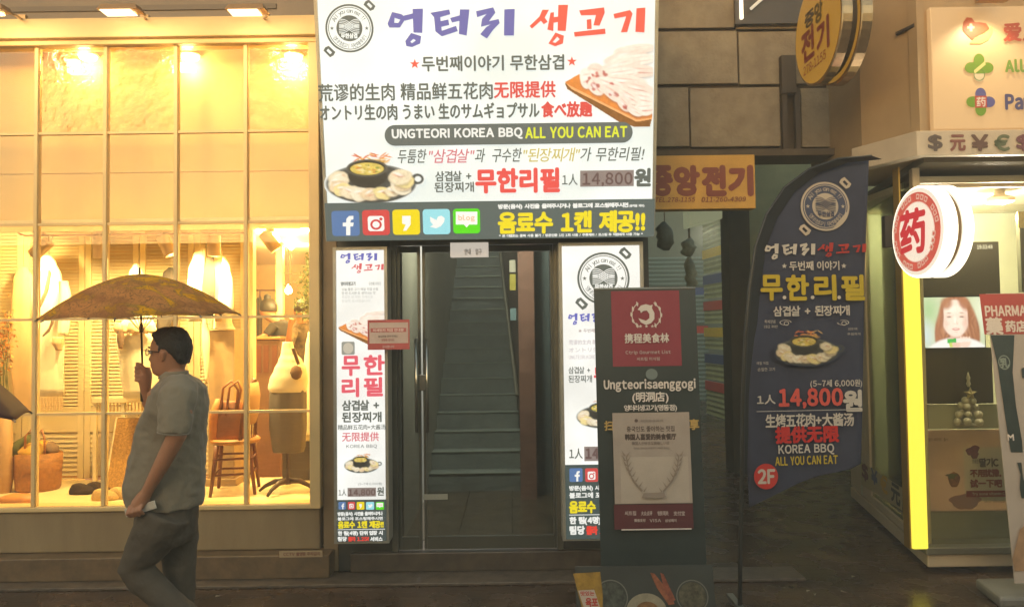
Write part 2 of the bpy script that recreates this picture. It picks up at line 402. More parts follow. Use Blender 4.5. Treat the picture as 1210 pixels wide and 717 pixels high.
# ---- small painted pictures (prints and the video screen): a fine grid of quads coloured corner by corner
import numpy as np
class Paint:
    def __init__(s, w, h, bg, seed=0):
        s.w, s.h = w, h; s.Y, s.X = np.mgrid[0:h+1, 0:w+1].astype(float); s.X /= w; s.Y /= h; s.asp = w / h
        s.c = np.ones((h+1, w+1, 3)) * np.array(lin(bg)[:3]); s.a = np.zeros((h+1, w+1)); s.r = np.random.RandomState(seed)
        s.n = [s._noise(k) for k in (6, 14, 34)]
    def _noise(s, k):
        g = s.r.rand(k+3, int(k*s.asp)+3); x = s.X * k * s.asp; y = s.Y * k; xi = x.astype(int); yi = y.astype(int); fx = x - xi; fy = y - yi
        fx = fx*fx*(3-2*fx); fy = fy*fy*(3-2*fy)
        return (g[yi, xi]*(1-fx)*(1-fy) + g[yi, xi+1]*fx*(1-fy) + g[yi+1, xi]*(1-fx)*fy + g[yi+1, xi+1]*fx*fy) * 2 - 1
    def put(s, m, col, var=0, alpha=True):
        c = np.array(lin(col)[:3]); v = 1 + var * (s.n[1]*.5 + s.n[2]*.7)
        m3 = m[..., None]; s.c = s.c*(1-m3) + np.clip(c[None, None]*v[..., None], 0, 1)*m3
        if alpha: s.a = np.maximum(s.a, m)
    def ell(s, cx, cy, rx, ry, col, soft=.15, rot=0, wob=0, var=0, op=1, alpha=True):
        dx = (s.X - cx) * s.asp; dy = s.Y - cy; a = R(rot); x = dx*math.cos(a) + dy*math.sin(a); y = -dx*math.sin(a) + dy*math.cos(a)
        d = np.sqrt((x/(rx*s.asp))**2 + (y/ry)**2) + wob*(s.n[0] + .6*s.n[1]); s.put(np.clip((1-d)/soft, 0, 1)*op, col, var, alpha)
    def poly(s, pts, col, var=0, op=1, alpha=True):
        ins = np.zeros_like(s.X, bool)
        for i in range(len(pts)):
            (x0, y0), (x1, y1) = pts[i], pts[(i+1) % len(pts)]
            if y0 == y1: continue
            ins ^= ((y0 > s.Y) != (y1 > s.Y)) & (s.X < (x1-x0)*(s.Y-y0)/(y1-y0) + x0)
        s.put(ins*float(op), col, var, alpha)
    def out(s, sign, x0, y0, x1, y1, name, m, full=False):
        u0, v0, u1, v1 = sign.rect(x0, y0, x1, y1); w_ = sign.nxt(); W1 = s.w + 1
        vs = [sign.pt(u0 + (u1-u0)*i/s.w, v1 - (v1-v0)*j/s.h, w_) for j in range(s.h+1) for i in range(W1)]
        fs = [(j*W1+i, (j+1)*W1+i, (j+1)*W1+i+1, j*W1+i+1) for j in range(s.h) for i in range(s.w) if full or s.a[j:j+2, i:i+2].max() > .05]
        o = MB().add(vs, fs).build(name, m, sign.par, fix=False)
        at = o.data.color_attributes.new('paint', 'FLOAT_COLOR', 'POINT'); al = np.ones(((s.h+1)*W1, 4)); al[:, :3] = s.c.reshape(-1, 3)
        at.data.foreach_set('color', al.ravel()); return o
def paint_mat(name, k):
    if name in _M: return _M[name]
    m = bpy.data.materials.new(name); m.use_nodes = True; n = m.node_tree; b = n.nodes['Principled BSDF']; a = n.nodes.new('ShaderNodeVertexColor'); a.layer_name = 'paint'
    b.inputs['Roughness'].default_value = .45
    mu = n.nodes.new('ShaderNodeMixRGB'); mu.blend_type = 'MULTIPLY'; mu.inputs[0].default_value = 1; mu.inputs[2].default_value = (.3, .3, .3, 1) if k else (.85, .85, .85, 1)
    n.links.new(a.outputs[0], mu.inputs[1]); n.links.new(mu.outputs[0], b.inputs['Base Color'])
    if k: n.links.new(a.outputs[0], b.inputs['Emission Color']); b.inputs['Emission Strength'].default_value = k * EK
    _M[name] = m; return m

def stew(s, cx, cy, k, pm, seed=0, bg=None, lit=1.0):
    lit = 0 if pm is pm0 else 1.0; bg = bg or ('#eef3ee' if lit else '#44485c'); res = max(60, int(k*2.6))
    p = Paint(res, int(res*.56), bg, seed); r = p.r
    p.ell(.5, .60, .43, .34, '#4c4f4a', .06, var=.2); p.ell(.5, .585, .41, .31, '#8b8d84', .04, var=.1, op=.7); p.ell(.5, .575, .395, .29, '#4a4a44', .08, var=.35)
    p.ell(.93, .53, .065, .10, '#4c4f4a', .2); p.ell(.935, .53, .035, .055, bg, .3)
    for i in range(26): p.ell(.52 + r.uniform(-.16, .16), .16 + r.uniform(-.06, .07), r.uniform(.03, .06), .014, ('#e8883c', '#f0a850', '#d8683c', '#ecc070')[i % 4], .5, rot=r.uniform(-40, 40), var=.2)
    p.ell(.53, .24, .16, .06, '#d8a850', .4, var=.4)
    for i in range(13):
        a = R(-205 + i*19.5 + r.uniform(-4, 4)); x = .5 + math.cos(a)*.31; y = .58 - math.sin(a)*.20; rr = r.uniform(.085, .115)
        p.ell(x, y + .035, rr, rr*1.25, '#3a3028', .5, op=.7, wob=.05); p.ell(x, y, rr, rr*1.2, ('#ecdcb8', '#f2e6c8', '#e8d0a8', '#f0dc98')[i % 4], .22, rot=r.uniform(-30, 30), wob=.16, var=.13)
        p.ell(x + r.uniform(-.02, .02), y + r.uniform(-.02, .02), rr*.6, rr*.3, ('#d89c7c', '#c88868', '#e0b080')[i % 3], .7, rot=r.uniform(-50, 50), wob=.25, var=.25, op=.7)
        p.ell(x - rr*.2, y - rr*.4, rr*.5, rr*.25, '#fffaf0', .9, rot=r.uniform(-30, 30), wob=.2, op=.8)
    p.ell(.47, .46, .19, .22, '#38362e', .1, var=.2); p.ell(.47, .34, .195, .15, '#5c594e', .06, var=.15); p.ell(.47, .34, .175, .125, '#2c2a22', .08); p.ell(.47, .35, .162, .108, '#d8c060', .1, var=.25)
    for i in range(22): p.ell(.47 + r.uniform(-.12, .12), .35 + r.uniform(-.07, .07), r.uniform(.012, .04), r.uniform(.01, .03), ('#f6ecc0', '#e8b84c', '#7c9040', '#f0e0a0', '#c8783c')[i % 5], .6, wob=.2, op=.85)
    p.out(s, cx - k*1.16, cy - k*.62, cx + k*1.16, cy + k*.66, 'food_picture', paint_mat('food_print_lit' if lit else 'food_print', .95*lit))

def meat(s, x0, y0, x1, y1, pm):
    res = max(60, int((x1-x0)*1.3)); p = Paint(res, int(res*.95), '#eef3ee', 5); r = p.r
    p.poly([(0,.47),(.03,.54),(.12,.60),(.62,.93),(.72,.965),(.8,.99),(.97,.99),(1,.86)], '#8a5a28', .2); p.poly([(0,.46),(.16,.37),(1,.74),(1,.90),(.82,.93),(.08,.54)], '#e08a3c', .12); p.poly([(.0,.46),(.08,.54),(.82,.93),(1,.90),(1,.88),(.82,.905),(.1,.52)], '#f4b070', .1)
    sl = [(.78,.10,.26,.07,-8),(.70,.16,.27,.07,-14),(.76,.22,.28,.075,-6),(.62,.28,.26,.075,-16),(.80,.34,.26,.08,2),(.60,.38,.24,.08,-8),(.42,.38,.16,.09,40),(.33,.36,.10,.13,10),(.24,.42,.08,.13,-12),(.70,.46,.27,.08,6),(.84,.54,.2,.09,14),(.50,.50,.18,.085,20),(.36,.52,.12,.09,44),(.56,.60,.17,.085,30),(.88,.66,.16,.09,10),(.74,.64,.16,.08,30),(.68,.72,.12,.07,44),(.90,.78,.15,.09,-4),(.80,.80,.11,.06,30)]
    for i, (x, y, rx, ry, ro) in enumerate(sl):
        p.ell(x, y + .03, rx, ry*1.05, '#8c6250', .5, rot=ro, wob=.07, op=.65); p.ell(x, y, rx, ry, ('#f0e4d4', '#ecdccc', '#f4eadc')[i % 3], .16, rot=ro, wob=.10, var=.08)
        p.ell(x + .01, y + ry*.25, rx*.85, ry*.16, '#dc9484', .9, rot=ro, wob=.22, var=.2, op=.85); p.ell(x, y - ry*.35, rx*.8, ry*.14, '#e8b4a4', .9, rot=ro, wob=.25, op=.7)
        if i in (6, 7, 8, 11, 12, 13, 16): 
            for q in range(3): p.ell(x + r.uniform(-.05, .05), y + r.uniform(-.04, .05), .028, .03, '#b8483c', .6, wob=.3, var=.3, op=.8)
        p.ell(x - rx*.2, y - ry*.1, rx*.5, ry*.25, '#fffaf4', .9, rot=ro, wob=.15, op=.7)
    p.out(s, x0, y0, x1, y1, 'food_picture', paint_mat('food_print_lit', .95))

def portrait(s, x0, y0, x1, y1):
    p = Paint(120, 96, '#c4ccb6', 2)
    p.ell(.12, .25, .2, .4, '#a8c49c', .9); p.ell(.06, .75, .18, .4, '#c8d4e0', .9); p.ell(.95, .3, .2, .5, '#d8dcd0', .9)
    p.ell(.56, .52, .33, .62, '#a87058', .12, wob=.02); p.ell(.82, .75, .12, .45, '#a06850', .25); p.ell(.28, .75, .10, .42, '#a87058', .3)
    st = .5 + .5*np.sin(p.X*95 + 6*p.n[0]); hm = np.clip((1 - np.sqrt(((p.X-.56)/.34)**2 + ((p.Y-.55)/.64)**2))/.2, 0, 1)
    p.put(hm*st*.35, '#d09c80'); p.put(hm*(1-st)*.3, '#7c4c3c')
    p.ell(.56, 1.12, .52, .34, '#ece8f2', .12, var=.03); p.ell(.54, .86, .12, .2, '#e0bcb4', .3); p.ell(.54, .80, .15, .08, '#c89c94', .9, op=.6)
    p.ell(.535, .42, .225, .385, '#efd6d4', .10, wob=.008); p.ell(.535, .56, .18, .24, '#f2dcda', .6); p.ell(.70, .48, .07, .3, '#d8b0a8', .95, op=.7); p.ell(.37, .5, .05, .25, '#e2c0ba', .95, op=.6)
    p.ell(.50, .24, .17, .12, '#fbf0ee', .95, op=.8); p.ell(.53, .47, .03, .16, '#fdf4f2', .95, op=.8)
    for x, ro in ((.435, -3), (.64, 3)):
        p.ell(x, .315, .055, .016, '#8c6454', .8, rot=ro, op=.75); p.ell(x, .385, .062, .045, '#d4a89e', .95, op=.7); p.ell(x, .395, .045, .014, '#4c3430', .5, rot=ro, op=.9); p.ell(x, .41, .035, .010, '#e8d8d4', .8, op=.6)
        p.ell(x + (-.03 if x < .5 else .03), .53, .06, .06, '#eeb8b4', .98, op=.55)
    p.ell(.555, .50, .016, .03, '#d4a8a0', .9, op=.5); p.ell(.515, .525, .012, .009, '#a87870', .8, op=.7); p.ell(.565, .525, .012, .009, '#a87870', .8, op=.7); p.ell(.54, .535, .05, .012, '#d09e96', .9, op=.5)
    p.ell(.54, .635, .075, .032, '#c8646c', .4, op=.85); p.ell(.54, .628, .055, .012, '#f8f0ee', .5, op=.9); p.ell(.54, .69, .05, .014, '#d8a8a0', .9, op=.5)
    p.ell(.40, .12, .12, .16, '#ac745c', .5, rot=30, op=.9); p.ell(.68, .12, .10, .2, '#a86c54', .5, rot=-30, op=.9); p.ell(.325, .35, .035, .3, '#a06a54', .5, op=.95); p.ell(.765, .38, .04, .32, '#986048', .5, op=.95)
    p.ell(.68, .90, .10, .12, '#ecccc8', .25); 
    for k in range(4): p.ell(.61 + k*.045, .84, .02, .07, '#f0d4d0', .4, rot=8); p.ell(.632 + k*.045, .85, .006, .06, '#c89890', .8, op=.5)
    p.poly([(.40,.83),(.54,.82),(.54,.90),(.40,.91)], '#4cb058'); p.poly([(.54,.82),(.78,.83),(.78,.89),(.54,.90)], '#e6dee2'); p.poly([(.42,.91),(.47,.90),(.48,1),(.43,1)], '#c4cc70')
    p.out(s, x0, y0, x1, y1, 'video_picture', paint_mat('screen_picture', 1.5), full=True)
# ================================================================== ground
wet = bpy.data.materials.new('wet_asphalt'); wet.use_nodes = True; n = wet.node_tree; b = n.nodes['Principled BSDF']; _M['wet_asphalt'] = wet
tc = n.nodes.new('ShaderNodeTexCoord')
n1 = n.nodes.new('ShaderNodeTexNoise'); n1.inputs['Scale'].default_value = 2.2; n1.inputs['Detail'].default_value = 8
n2 = n.nodes.new('ShaderNodeTexNoise'); n2.inputs['Scale'].default_value = 60; n2.inputs['Detail'].default_value = 4
c1 = n.nodes.new('ShaderNodeValToRGB'); c1.color_ramp.elements[0].color = (.03, .018, .010, 1); c1.color_ramp.elements[1].color = (.095, .056, .032, 1); c1.color_ramp.elements[0].position = .35; c1.color_ramp.elements[1].position = .7
r1 = n.nodes.new('ShaderNodeValToRGB'); r1.color_ramp.elements[0].color = (.05,)*3 + (1,); r1.color_ramp.elements[1].color = (.42,)*3 + (1,); r1.color_ramp.elements[0].position = .42; r1.color_ramp.elements[1].position = .62
n3 = n.nodes.new('ShaderNodeTexNoise'); n3.inputs['Scale'].default_value = 5; n3.inputs['Detail'].default_value = 6
bp = n.nodes.new('ShaderNodeBump'); bp.inputs['Strength'].default_value = .35; bp.inputs['Distance'].default_value = .006
for q in (n1, n2, n3): n.links.new(tc.outputs['Object'], q.inputs[0])
n.links.new(n1.outputs[0], c1.inputs[0]); n.links.new(c1.outputs[0], b.inputs['Base Color']); n.links.new(n3.outputs[0], r1.inputs[0]); n.links.new(r1.outputs[0], b.inputs['Roughness'])
bk = n.nodes.new('ShaderNodeTexBrick'); bk.inputs['Scale'].default_value = 1.0; bk.inputs['Brick Width'].default_value = .22; bk.inputs['Row Height'].default_value = .11; bk.inputs['Mortar Size'].default_value = .006; bk.inputs['Mortar Smooth'].default_value = .4
bk.inputs['Color1'].default_value = (1, 1, 1, 1); bk.inputs['Color2'].default_value = (.72, .72, .72, 1); bk.inputs['Mortar'].default_value = (0, 0, 0, 1); n.links.new(tc.outputs['Object'], bk.inputs[0])
ad = n.nodes.new('ShaderNodeMath'); ad.operation = 'MULTIPLY_ADD'; ad.inputs[1].default_value = .55; n.links.new(bk.outputs[0], ad.inputs[0]); n.links.new(n2.outputs[0], ad.inputs[2]); n.links.new(ad.outputs[0], bp.inputs['Height']); n.links.new(bp.outputs[0], b.inputs['Normal'])
mb = MB(); nx, ny = 60, 60
mb.add([(-40 + 80*i/nx, -30 + 80*j/ny, 0) for j in range(ny+1) for i in range(nx+1)], [(j*(nx+1)+i, j*(nx+1)+i+1, (j+1)*(nx+1)+i+1, (j+1)*(nx+1)+i) for j in range(ny) for i in range(nx)])
struct('street', mb, wet)

YW_ = 5.42
granite = mat('dark_granite', '#5b5044', rough=.35, var=.35, scale=14, bump=.15, bscale=80)
struct('kerb', MB().box(-7, 2.0, 5.16, 5.42, 0.002, .022), granite, bevel=.004)

t = thing('neighbour_building', 'plain dark building beyond the left end of the clothes shop, outside the picture', 'building', (-8, YW_, 0))
MB().box(-14, -4.77, YW_, YW_+.3, 0, 6.5).build('wall', mat('neighbour_wall', '#6a5b48', rough=.6, var=.15), t)
for x in (-12.5, -10, -7.5): MB().box(x, x+1.5, YW_-.02, YW_-.002, .8, 2.6).build('window', mat('neighbour_window', '#3a352c', rough=.2), t)
# ---- the far side of the street, seen only as reflections in the glass
t = thing('opposite_building', 'dim building across the street behind the viewpoint, seen only in the window reflections', 'building', (0, -9, 0))
MB().box(-30, 30, -9.5, -9, 0, 4.2).build('wall', mat('opposite_wall', '#4a4238', rough=.8, var=.2, scale=.6), t)
for k, (x, z) in enumerate(((-24, 1), (-13.5, 1), (-8, .4), (-2, .4), (4, .4), (9, 1), (15, .4))): MB().box(x, x+2.2, -8.99, -8.95, z, z+2.1).build('window', mat('opposite_window', '#b89a60', rough=.4, emit=.10 if k % 2 else .5, ecol='#f0e0c8') if k == 1 else mat('opposite_dark_window', '#2c2a26', rough=.3), t)

# ================================================================== clothes shop on the left
YW = 5.42
cream = mat('cream_paint', '#e0c288', rough=.5, var=.05, scale=3, bump=.04, bscale=10)
cream_d = mat('cream_render', '#8a7656', rough=.6, col2='#9c8864', scale=2.2, bump=.25, bscale=24, stretch=(1.6, 1, .35))
cream_in = mat('cream_interior', '#efdcae', rough=.7, var=.03, scale=2)
dark_up = mat('upper_facade_brown', '#6a5b48', rough=.35, var=.2, scale=1.2, bump=.03, bscale=8)
shop_glass = glass('shop_window_glass', '#fffdf6', refl=.8, rough=.01)
wavy_glass = glass('rippled_window_glass', '#fffaf0', refl=1.0, rough=.05, wav=.5)
t = thing('clothing_shop', 'cream clothes shop with a gridded display window glowing warm yellow', 'shop', (-2.8, YW, 0))
XL, XR = -4.6, P(377, 400, YW).x
Zs = P(200, 600, YW).z; Zc = P(200, 47, YW).z
MB().box(XL, XR, YW, YW+.18, P(200, 651, YW).z, Zs-.012).build('base_wall', cream_d, t, bevel=.01)
MB().box(XL, XR+.1, YW-.13, YW+.1, .022, P(200, 651, YW).z-.003).build('ledge', mat('ledge_stone', '#6e5a40', rough=.45, var=.25, scale=9, bump=.2, bscale=40), t, bevel=.008)
MB().box(XL, XR+.01, YW-.03, YW+.14, Zs-.012, Zs+.02).build('sill', cream, t, bevel=.006)
MB().box(XL, XR+.02, YW-.09, YW+.1, Zc-.012, P(200, 26, YW).z).box(XL, XR+.02, YW-.05, YW+.1, Zc-.05, Zc-.013).build('cornice', cream, t, bevel=.008)
MB().box(XL, XR+.15, YW-.02, YW+.3, P(200, 26, YW).z+.002, 6.5).build('upper_wall', dark_up, t)
MB().box(XL, XR-.3, YW-.03, YW-.021, P(200, 14, YW).z, P(200, 8, YW).z).build('wall_moulding', mat('moulding_dark', '#54483a', rough=.4), t)
# pilaster on the right of the window
MB().box(P(366.5, 300, YW).x, XR+.015, YW-.04, YW+.2, Zs-.01, Zc-.014).build('right_post', cream, t, bevel=.006)
MB().box(XR+.02, P(398, 450, YW).x, YW+.02, YW+.3, .022, 4.2).build('corner_pilaster', mat('pilaster_brown', '#8a7658', rough=.5, var=.15, scale=3), t, bevel=.006)
cols = [-45, 41.5, 123.5, 207.5, 290.5, 368]; rows_ = [48, 156, 263.5, 375.5, 487.5, 600]
cx = [P(c_, 330, YW).x for c_ in cols]; rz = [P(200, r_, YW).z for r_ in rows_]
cx[0] = cx[1] - (cx[2] - cx[1]); xe = [cx[0] - (cx[2]-cx[1])] + cx
for i, x in enumerate(xe[:-1]): MB().box(x-.014, x+.014, YW-.01, YW+.045, Zs+.02, Zc-.05).build('mullion', cream, t, bevel=.004)
for z in rz[1:5]:
    for i in range(len(xe)-1): MB().box(xe[i]+.015, xe[i+1]-.015, YW, YW+.035, z-.009, z+.009).build('glazing_bar', cream, t)
for j in range(5):
    for i in range(len(xe)-1):
        MB().box(xe[i]+.016, xe[i+1]-.016, YW+.012, YW+.017, rz[j+1]+.012, rz[j]-.012 if j else Zc-.052).build('pane', wavy_glass if (j == 0 and i in (2, 3, 5)) else shop_glass, t)
# boarded bulkhead behind the upper panes
Zb = 2.62
bulk = mat('bulkhead_board', '#f0cc84', rough=.75, var=.06, scale=1.5)
for (a, b_, z0, z1) in ((-4.6, -1.35, 3.02, 4.05), (-4.6, -1.35, Zb, 3.016)): MB().box(a, b_, YW+.3 + (0 if z0 > 3 else .012), YW+.34, z0, z1).build('bulkhead_panel', bulk, t, bevel=.004)
MB().box(-4.6, -1.35, YW+.02, YW+.34, 4.05, 4.1).build('bulkhead_top', bulk, t)
MB().box(-4.6, -1.3, YW+.05, YW+.34, Zb-.05, Zb-.002).build('soffit', cream_in, t)
# display platform, room
Zp = Zs - .005
MB().box(-4.6, XR-.01, YW+.185, YW+1.12, .1, Zp).build('display_platform', mat('platform_cream', '#e8d2a0', rough=.55, var=.06, scale=3, bump=.05), t)
woodf = mat('wood_floor', '#b0734a', rough=.4, var=.2, scale=3, stretch=(1, 6, 1))
MB().box(-6, -1.2, YW+1.13, 12, .05, .17).build('shop_floor', woodf, t)
MB().box(-6, -1.15, YW+.35, 12, 2.86, 2.95).build('ceiling', cream_in, t)
MB().box(-6, -1.15, 12.0, 12.1, .1, 2.9).build('back_wall', mat('back_wall_paint', '#e8c98c', rough=.8, var=.05), t)
MB().box(-1.28, -1.18, YW+.21, 12, .1, 2.9).build('side_wall', cream_in, t)
MB().box(-4.75, -4.61, YW+.1, 8, .1, 6).build('left_side_wall', cream_in, t)
x_ = P(330, 400, 9).x; MB().box(x_-.04, x_+.04, 9, 9.08, .17, 2.86).build('room_post', mat('post_beige', '#d8b67c', rough=.6), t)
# louvred shutters behind the display
shp = mat('shutter_cream', '#f0deb0', rough=.55)
dx = [P(q, 420, 6.6).x for q in (-118, -45, 28, 101, 165, 230, 292)]
Zt = 2.84
for i in range(6):
    a, b_ = dx[i], dx[i+1]; g = .003; st = .055
    d = MB(); zr0, zr1 = P(100, 510, 6.6).z, P(100, 480, 6.6).z; zb = P(100, 564, 6.6).z
    d.box(a+g, a+st, 6.58, 6.615, Zp, Zt).box(b_-st, b_-g, 6.58, 6.615, Zp, Zt)
    d.box(a+st, b_-st, 6.582, 6.613, Zp, zb).box(a+st, b_-st, 6.582, 6.613, zr0, zr1).box(a+st, b_-st, 6.582, 6.613, Zt-.09, Zt)
    fr = d.build('louvred_door', shp, t, bevel=.003)
    sl = MB(); z = zb + .02
    while z < Zt - .1:
        if not (zr0 - .02 < z < zr1 + .01):
            lo = z < zr0; h = .042 if lo else .031
            sl.hexa([(a+st,6.588,z-.001),(b_-st,6.588,z-.001),(b_-st,6.592,z+.003),(a+st,6.592,z+.003),(a+st,6.604,z+h*.84),(b_-st,6.604,z+h*.84),(b_-st,6.61,z+h*.9),(a+st,6.61,z+h*.9)])
            z += h
        else: z += .01
    sl.build('louvre_slats', shp, fr, kind='stuff')
    MB().box(a, b_, 6.66, 6.665, Zp, Zt).build('backing', mat('shutter_backing', '#e6be78', rough=.8), fr)
MB().box(dx[6]+.003, dx[6]+.06, 6.58, 6.66, .17, 2.86).build('shutter_post', shp, t)

# warm lamps: downlights added over the window for reflected glows, spots on the display rail, bulbs in the room
glow = mat('lamp_glow_warm', '#fff0c0', emit=14, ecol='#ffe6a0'); glow2 = mat('bulb_glow', '#fff0c0', emit=22, ecol='#ffe0a0')
fix_m = mat('fixture_cream', '#d9bb8c', rough=.5)
def lamp(name, kind, loc, energy, parent, size=.1, col=(1, .73, .30), rot=None, angle=90, blend=.6):
    l = bpy.data.lights.new(name, kind); l.energy = energy; l.color = col
    if kind == 'AREA': l.size = size
    else: l.shadow_soft_size = size
    if kind == 'SPOT': l.spot_size = R(angle); l.spot_blend = blend
    o = bpy.data.objects.new(name, l); C.objects.link(o); o.parent = parent; o.location = Vector(loc) - wl(parent)
    if rot is not None: o.rotation_euler = Vector(rot).to_track_quat('-Z', 'Y').to_euler()
    return o
for k, (px, which) in enumerate(((104, 'leftmost'), (225, 'middle'), (347, 'rightmost'))):
    q = P(px, 69, YW+.26); r_ = thing('downlight', f'downlight added for a reflected glow at the top of the boarded window, {which} of three', 'lamp', q, 'added downlights behind the upper panes')
    MB().lathe(q + Vector((0, 0, .03)), [(.02, .30), (.02, .02), (.075, .01), (.08, -.01), (.075, -.01)], 16).build('lamp_housing', fix_m, r_, smooth=False)
    MB().lathe(q + Vector((0, 0, .014)), [(.068, 0), (.06, -.02), (.03, -.03)], 16).build('lamp_lens', glow, r_, smooth=True)
    lamp('lamp_light', 'POINT', q + Vector((0, -.05, -.08)), 1.6, r_, .04)  # added to light the bulkhead boards
# rail with spots
rail_t = thing('track_rail', 'thin brown rail hanging across the display under the soffit', 'rail', (P(150, 277, 5.85).x, 5.85, 2.5))
zr = P(150, 277, 5.85).z
MB().tube([(P(20, 277, 5.85).x, 5.85, zr + .07), (P(22, 277, 5.85).x, 5.85, zr+.02), (P(30, 277, 5.85).x, 5.85, zr), (P(289, 277, 5.85).x, 5.85, zr)], .008, 8).build('rail_tube', mat('rail_bronze', '#a87440', rough=.35, metal=.5), rail_t)
for px in (24, 134, 289): x = P(px, 277, 5.85).x; MB().tube([(x, 5.85, zr), (x, 5.85, Zb-.05)], .005, 6).build('hanger_rod', fix_m, rail_t)
spots = [((49, 293), (-.75, .1, -.6), 'far left, tilted left over the long coat'), ((118, 292), (0, .1, -1), 'second from left, hanging straight down'), ((197, 290), (.45, .1, -1), 'third from left, tilted right'),
         ((253, 290), (0, .05, -1), 'fourth from left, upright beside the grey lapel coat'), ((319, 285), (.55, .15, -.75), 'far right, in the open room bay')]
for k, ((px, py), ax, dsc) in enumerate(spots):
    q = P(px, py, 5.85); r_ = thing('spotlight', f'cream cylinder spotlight on the display rail, {dsc}', 'spotlight', q, 'spotlights on the display rail'); ax = Vector(ax).normalized()
    MB().lathe(q, [(.03, -.085), (.05, -.08), (.052, .085), (.046, .085), (.044, .06)], 20, ax).build('shade', fix_m, r_, smooth=False, bevel=.003)
    MB().lathe(q + ax*.07, [(.042, 0), (.03, .004)], 16, ax).build('lamp_lens', glow, r_)
    MB().tube([q - ax*.08, (q.x - ax.x*.08, 5.85, zr + .01)], .008, 8).box(q.x-.03, q.x+.03, 5.84, 5.86, zr+.008, zr+.05).build('bracket', fix_m, r_)
    lamp('lamp_light', 'SPOT', q + ax*.1, 27, r_, .03, rot=ax + Vector((0, .35, 0)), angle=150)
for k, (px, py, Y, sz, e, dsc) in enumerate(((325, 283, 8.0, .055, 26, 'large bulb, highest and nearest in the open bay'), (344, 290, 9.3, .05, 22, 'bulb right of the room post under the ceiling'), (341, 343, 8.8, .045, 8, 'low pendant bulb beside the bare twigs'), (361, 267.5, 7.6, .06, 22, 'flat bright bulb at the top corner by the plant'), (301, 271, 7.8, .035, 14, 'faint small bulb at the top left of the open bay'))):
    q = P(px, py, Y); r_ = thing('pendant_bulb', dsc + ' in the shop', 'bulb', q, 'pendant bulbs in the shop')
    MB().lathe(q, [(.008, sz*1.6), (sz*.5, sz*1.0), (sz, .1*sz), (sz*.9, -.5*sz), (sz*.4, -sz)], 16).build('bulb', glow2, r_, smooth=True)
    MB().tube([q + Vector((0, 0, sz*1.5)), (q.x, q.y, 2.86)], .004, 6).build('cord', mat('cord_dark', '#5a4028'), r_)
    lamp('lamp_light', 'POINT', q + Vector((0, -.02, -sz*1.6)), e*1.2, r_, .05)
# flood lamps outside on arms
for k, (px0, px1, ax_, dsc) in enumerate(((-35, 8, 26, 'leftmost, half out of the picture'), (118, 166, 171, 'middle one of three'), (268, 315, 311, 'rightmost, beside the big signboard'))):
    a = P(px0, 12, 4.95); b_ = P(px1, 12, 4.95); q = (a + b_)/2; r_ = thing('sign_lamp', f'slim flood lamp over the clothes shop cornice, {dsc}', 'lamp', q, 'flood lamps over the clothes shop')
    MB().hexa([(a.x, 4.90, q.z-.012), (b_.x, 4.90, q.z-.012), (b_.x, 5.02, q.z-.004), (a.x, 5.02, q.z-.004), (a.x+.02, 4.92, q.z+.03), (b_.x-.02, 4.92, q.z+.03), (b_.x-.02, 5.01, q.z+.035), (a.x+.02, 5.01, q.z+.035)]).build('lamp_head', mat('lamp_head', '#a5825a', rough=.4, metal=.4), r_, bevel=.004)
    MB().box(a.x+.02, b_.x-.05, 4.91, 5.01, q.z-.018, q.z-.013).build('lamp_lens', mat('flood_glow', '#fff0c8', emit=3, ecol='#ffe8b8'), r_)
    e = P(ax_, 23, YW-.03)
    MB().tube([(b_.x-.06, 4.98, q.z+.015), (b_.x-.02, 5.05, q.z+.01), (e.x, YW-.02, e.z)], .009, 8).box(e.x-.03, e.x+.03, YW-.04, YW-.021, e.z-.03, e.z+.03).build('arm', mat('lamp_arm', '#b59468', rough=.4, metal=.3), r_)
    MB().tube([(e.x, YW-.04, e.z), (e.x+.005, YW-.06, e.z-.05)], .005, 6).build('cable', mat('cord_dark'), r_)
    lamp('lamp_light', 'AREA', (q.x, 4.96, q.z-.03), 2.2, r_, .16, rot=(0, .55, -1), col=(1, .72, .38))

# ================================================================== restaurant building (doorway and stair)
t = thing('restaurant_building', 'dark stairway entrance building under the glowing signboard', 'building', (0, YW, 0))
dwall = mat('dark_facade', '#3a3b34', rough=.5, var=.2, scale=3)
frame_m = mat('door_frame_steel', '#6d6c60', rough=.35, metal=.6, var=.15, scale=5)
XA = XR + .125; XD0 = P(462, 450, YW).x; XD1 = P(663, 450, YW).x; XB = P(770, 450, YW).x
ZD = P(560, 289, YW).z
MB().box(XA, XD0, YW+.03, YW+.3, .022, 6.5).build('left_wall', dwall, t)
MB().box(XD1, XB, YW+.03, YW+.3, .022, 6.5).build('right_wall', dwall, t)
MB().box(XD0+.001, XD1-.001, YW+.03, YW+.3, ZD+.05, 6.5).build('upper_wall', dwall, t)
MB().box(XD0, XD1, YW, YW+.08, ZD, ZD+.048).box(XD0, XD0+.045, YW, YW+.08, .16, ZD-.002).box(XD1-.045, XD1, YW, YW+.08, .16, ZD-.002).build('door_frame', frame_m, t, bevel=.003)
MB().box(XD0-.3, XD1+.3, YW-.02, YW+.3, .024, .158).build('threshold', mat('threshold_stone', '#4d4438', rough=.3, var=.3, scale=8), t, bevel=.006)
tile = mat('lobby_tile', '#4a4234', rough=.18, var=.3, scale=6)
for i in range(5):
    for j in range(3): MB().box(-.86 + j*.42, -.86 + j*.42 + .415, YW+.302 + i*.34, YW+.302 + i*.34 + .335, .1, .163 + .001*((i+j) % 2)).build('floor_tile', tile, t)
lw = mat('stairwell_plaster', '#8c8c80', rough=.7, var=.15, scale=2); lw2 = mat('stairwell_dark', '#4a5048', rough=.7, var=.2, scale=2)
MB().box(-.95, -.85, YW+.31, 13, .16, 6.5).build('stair_left_wall', lw, t)
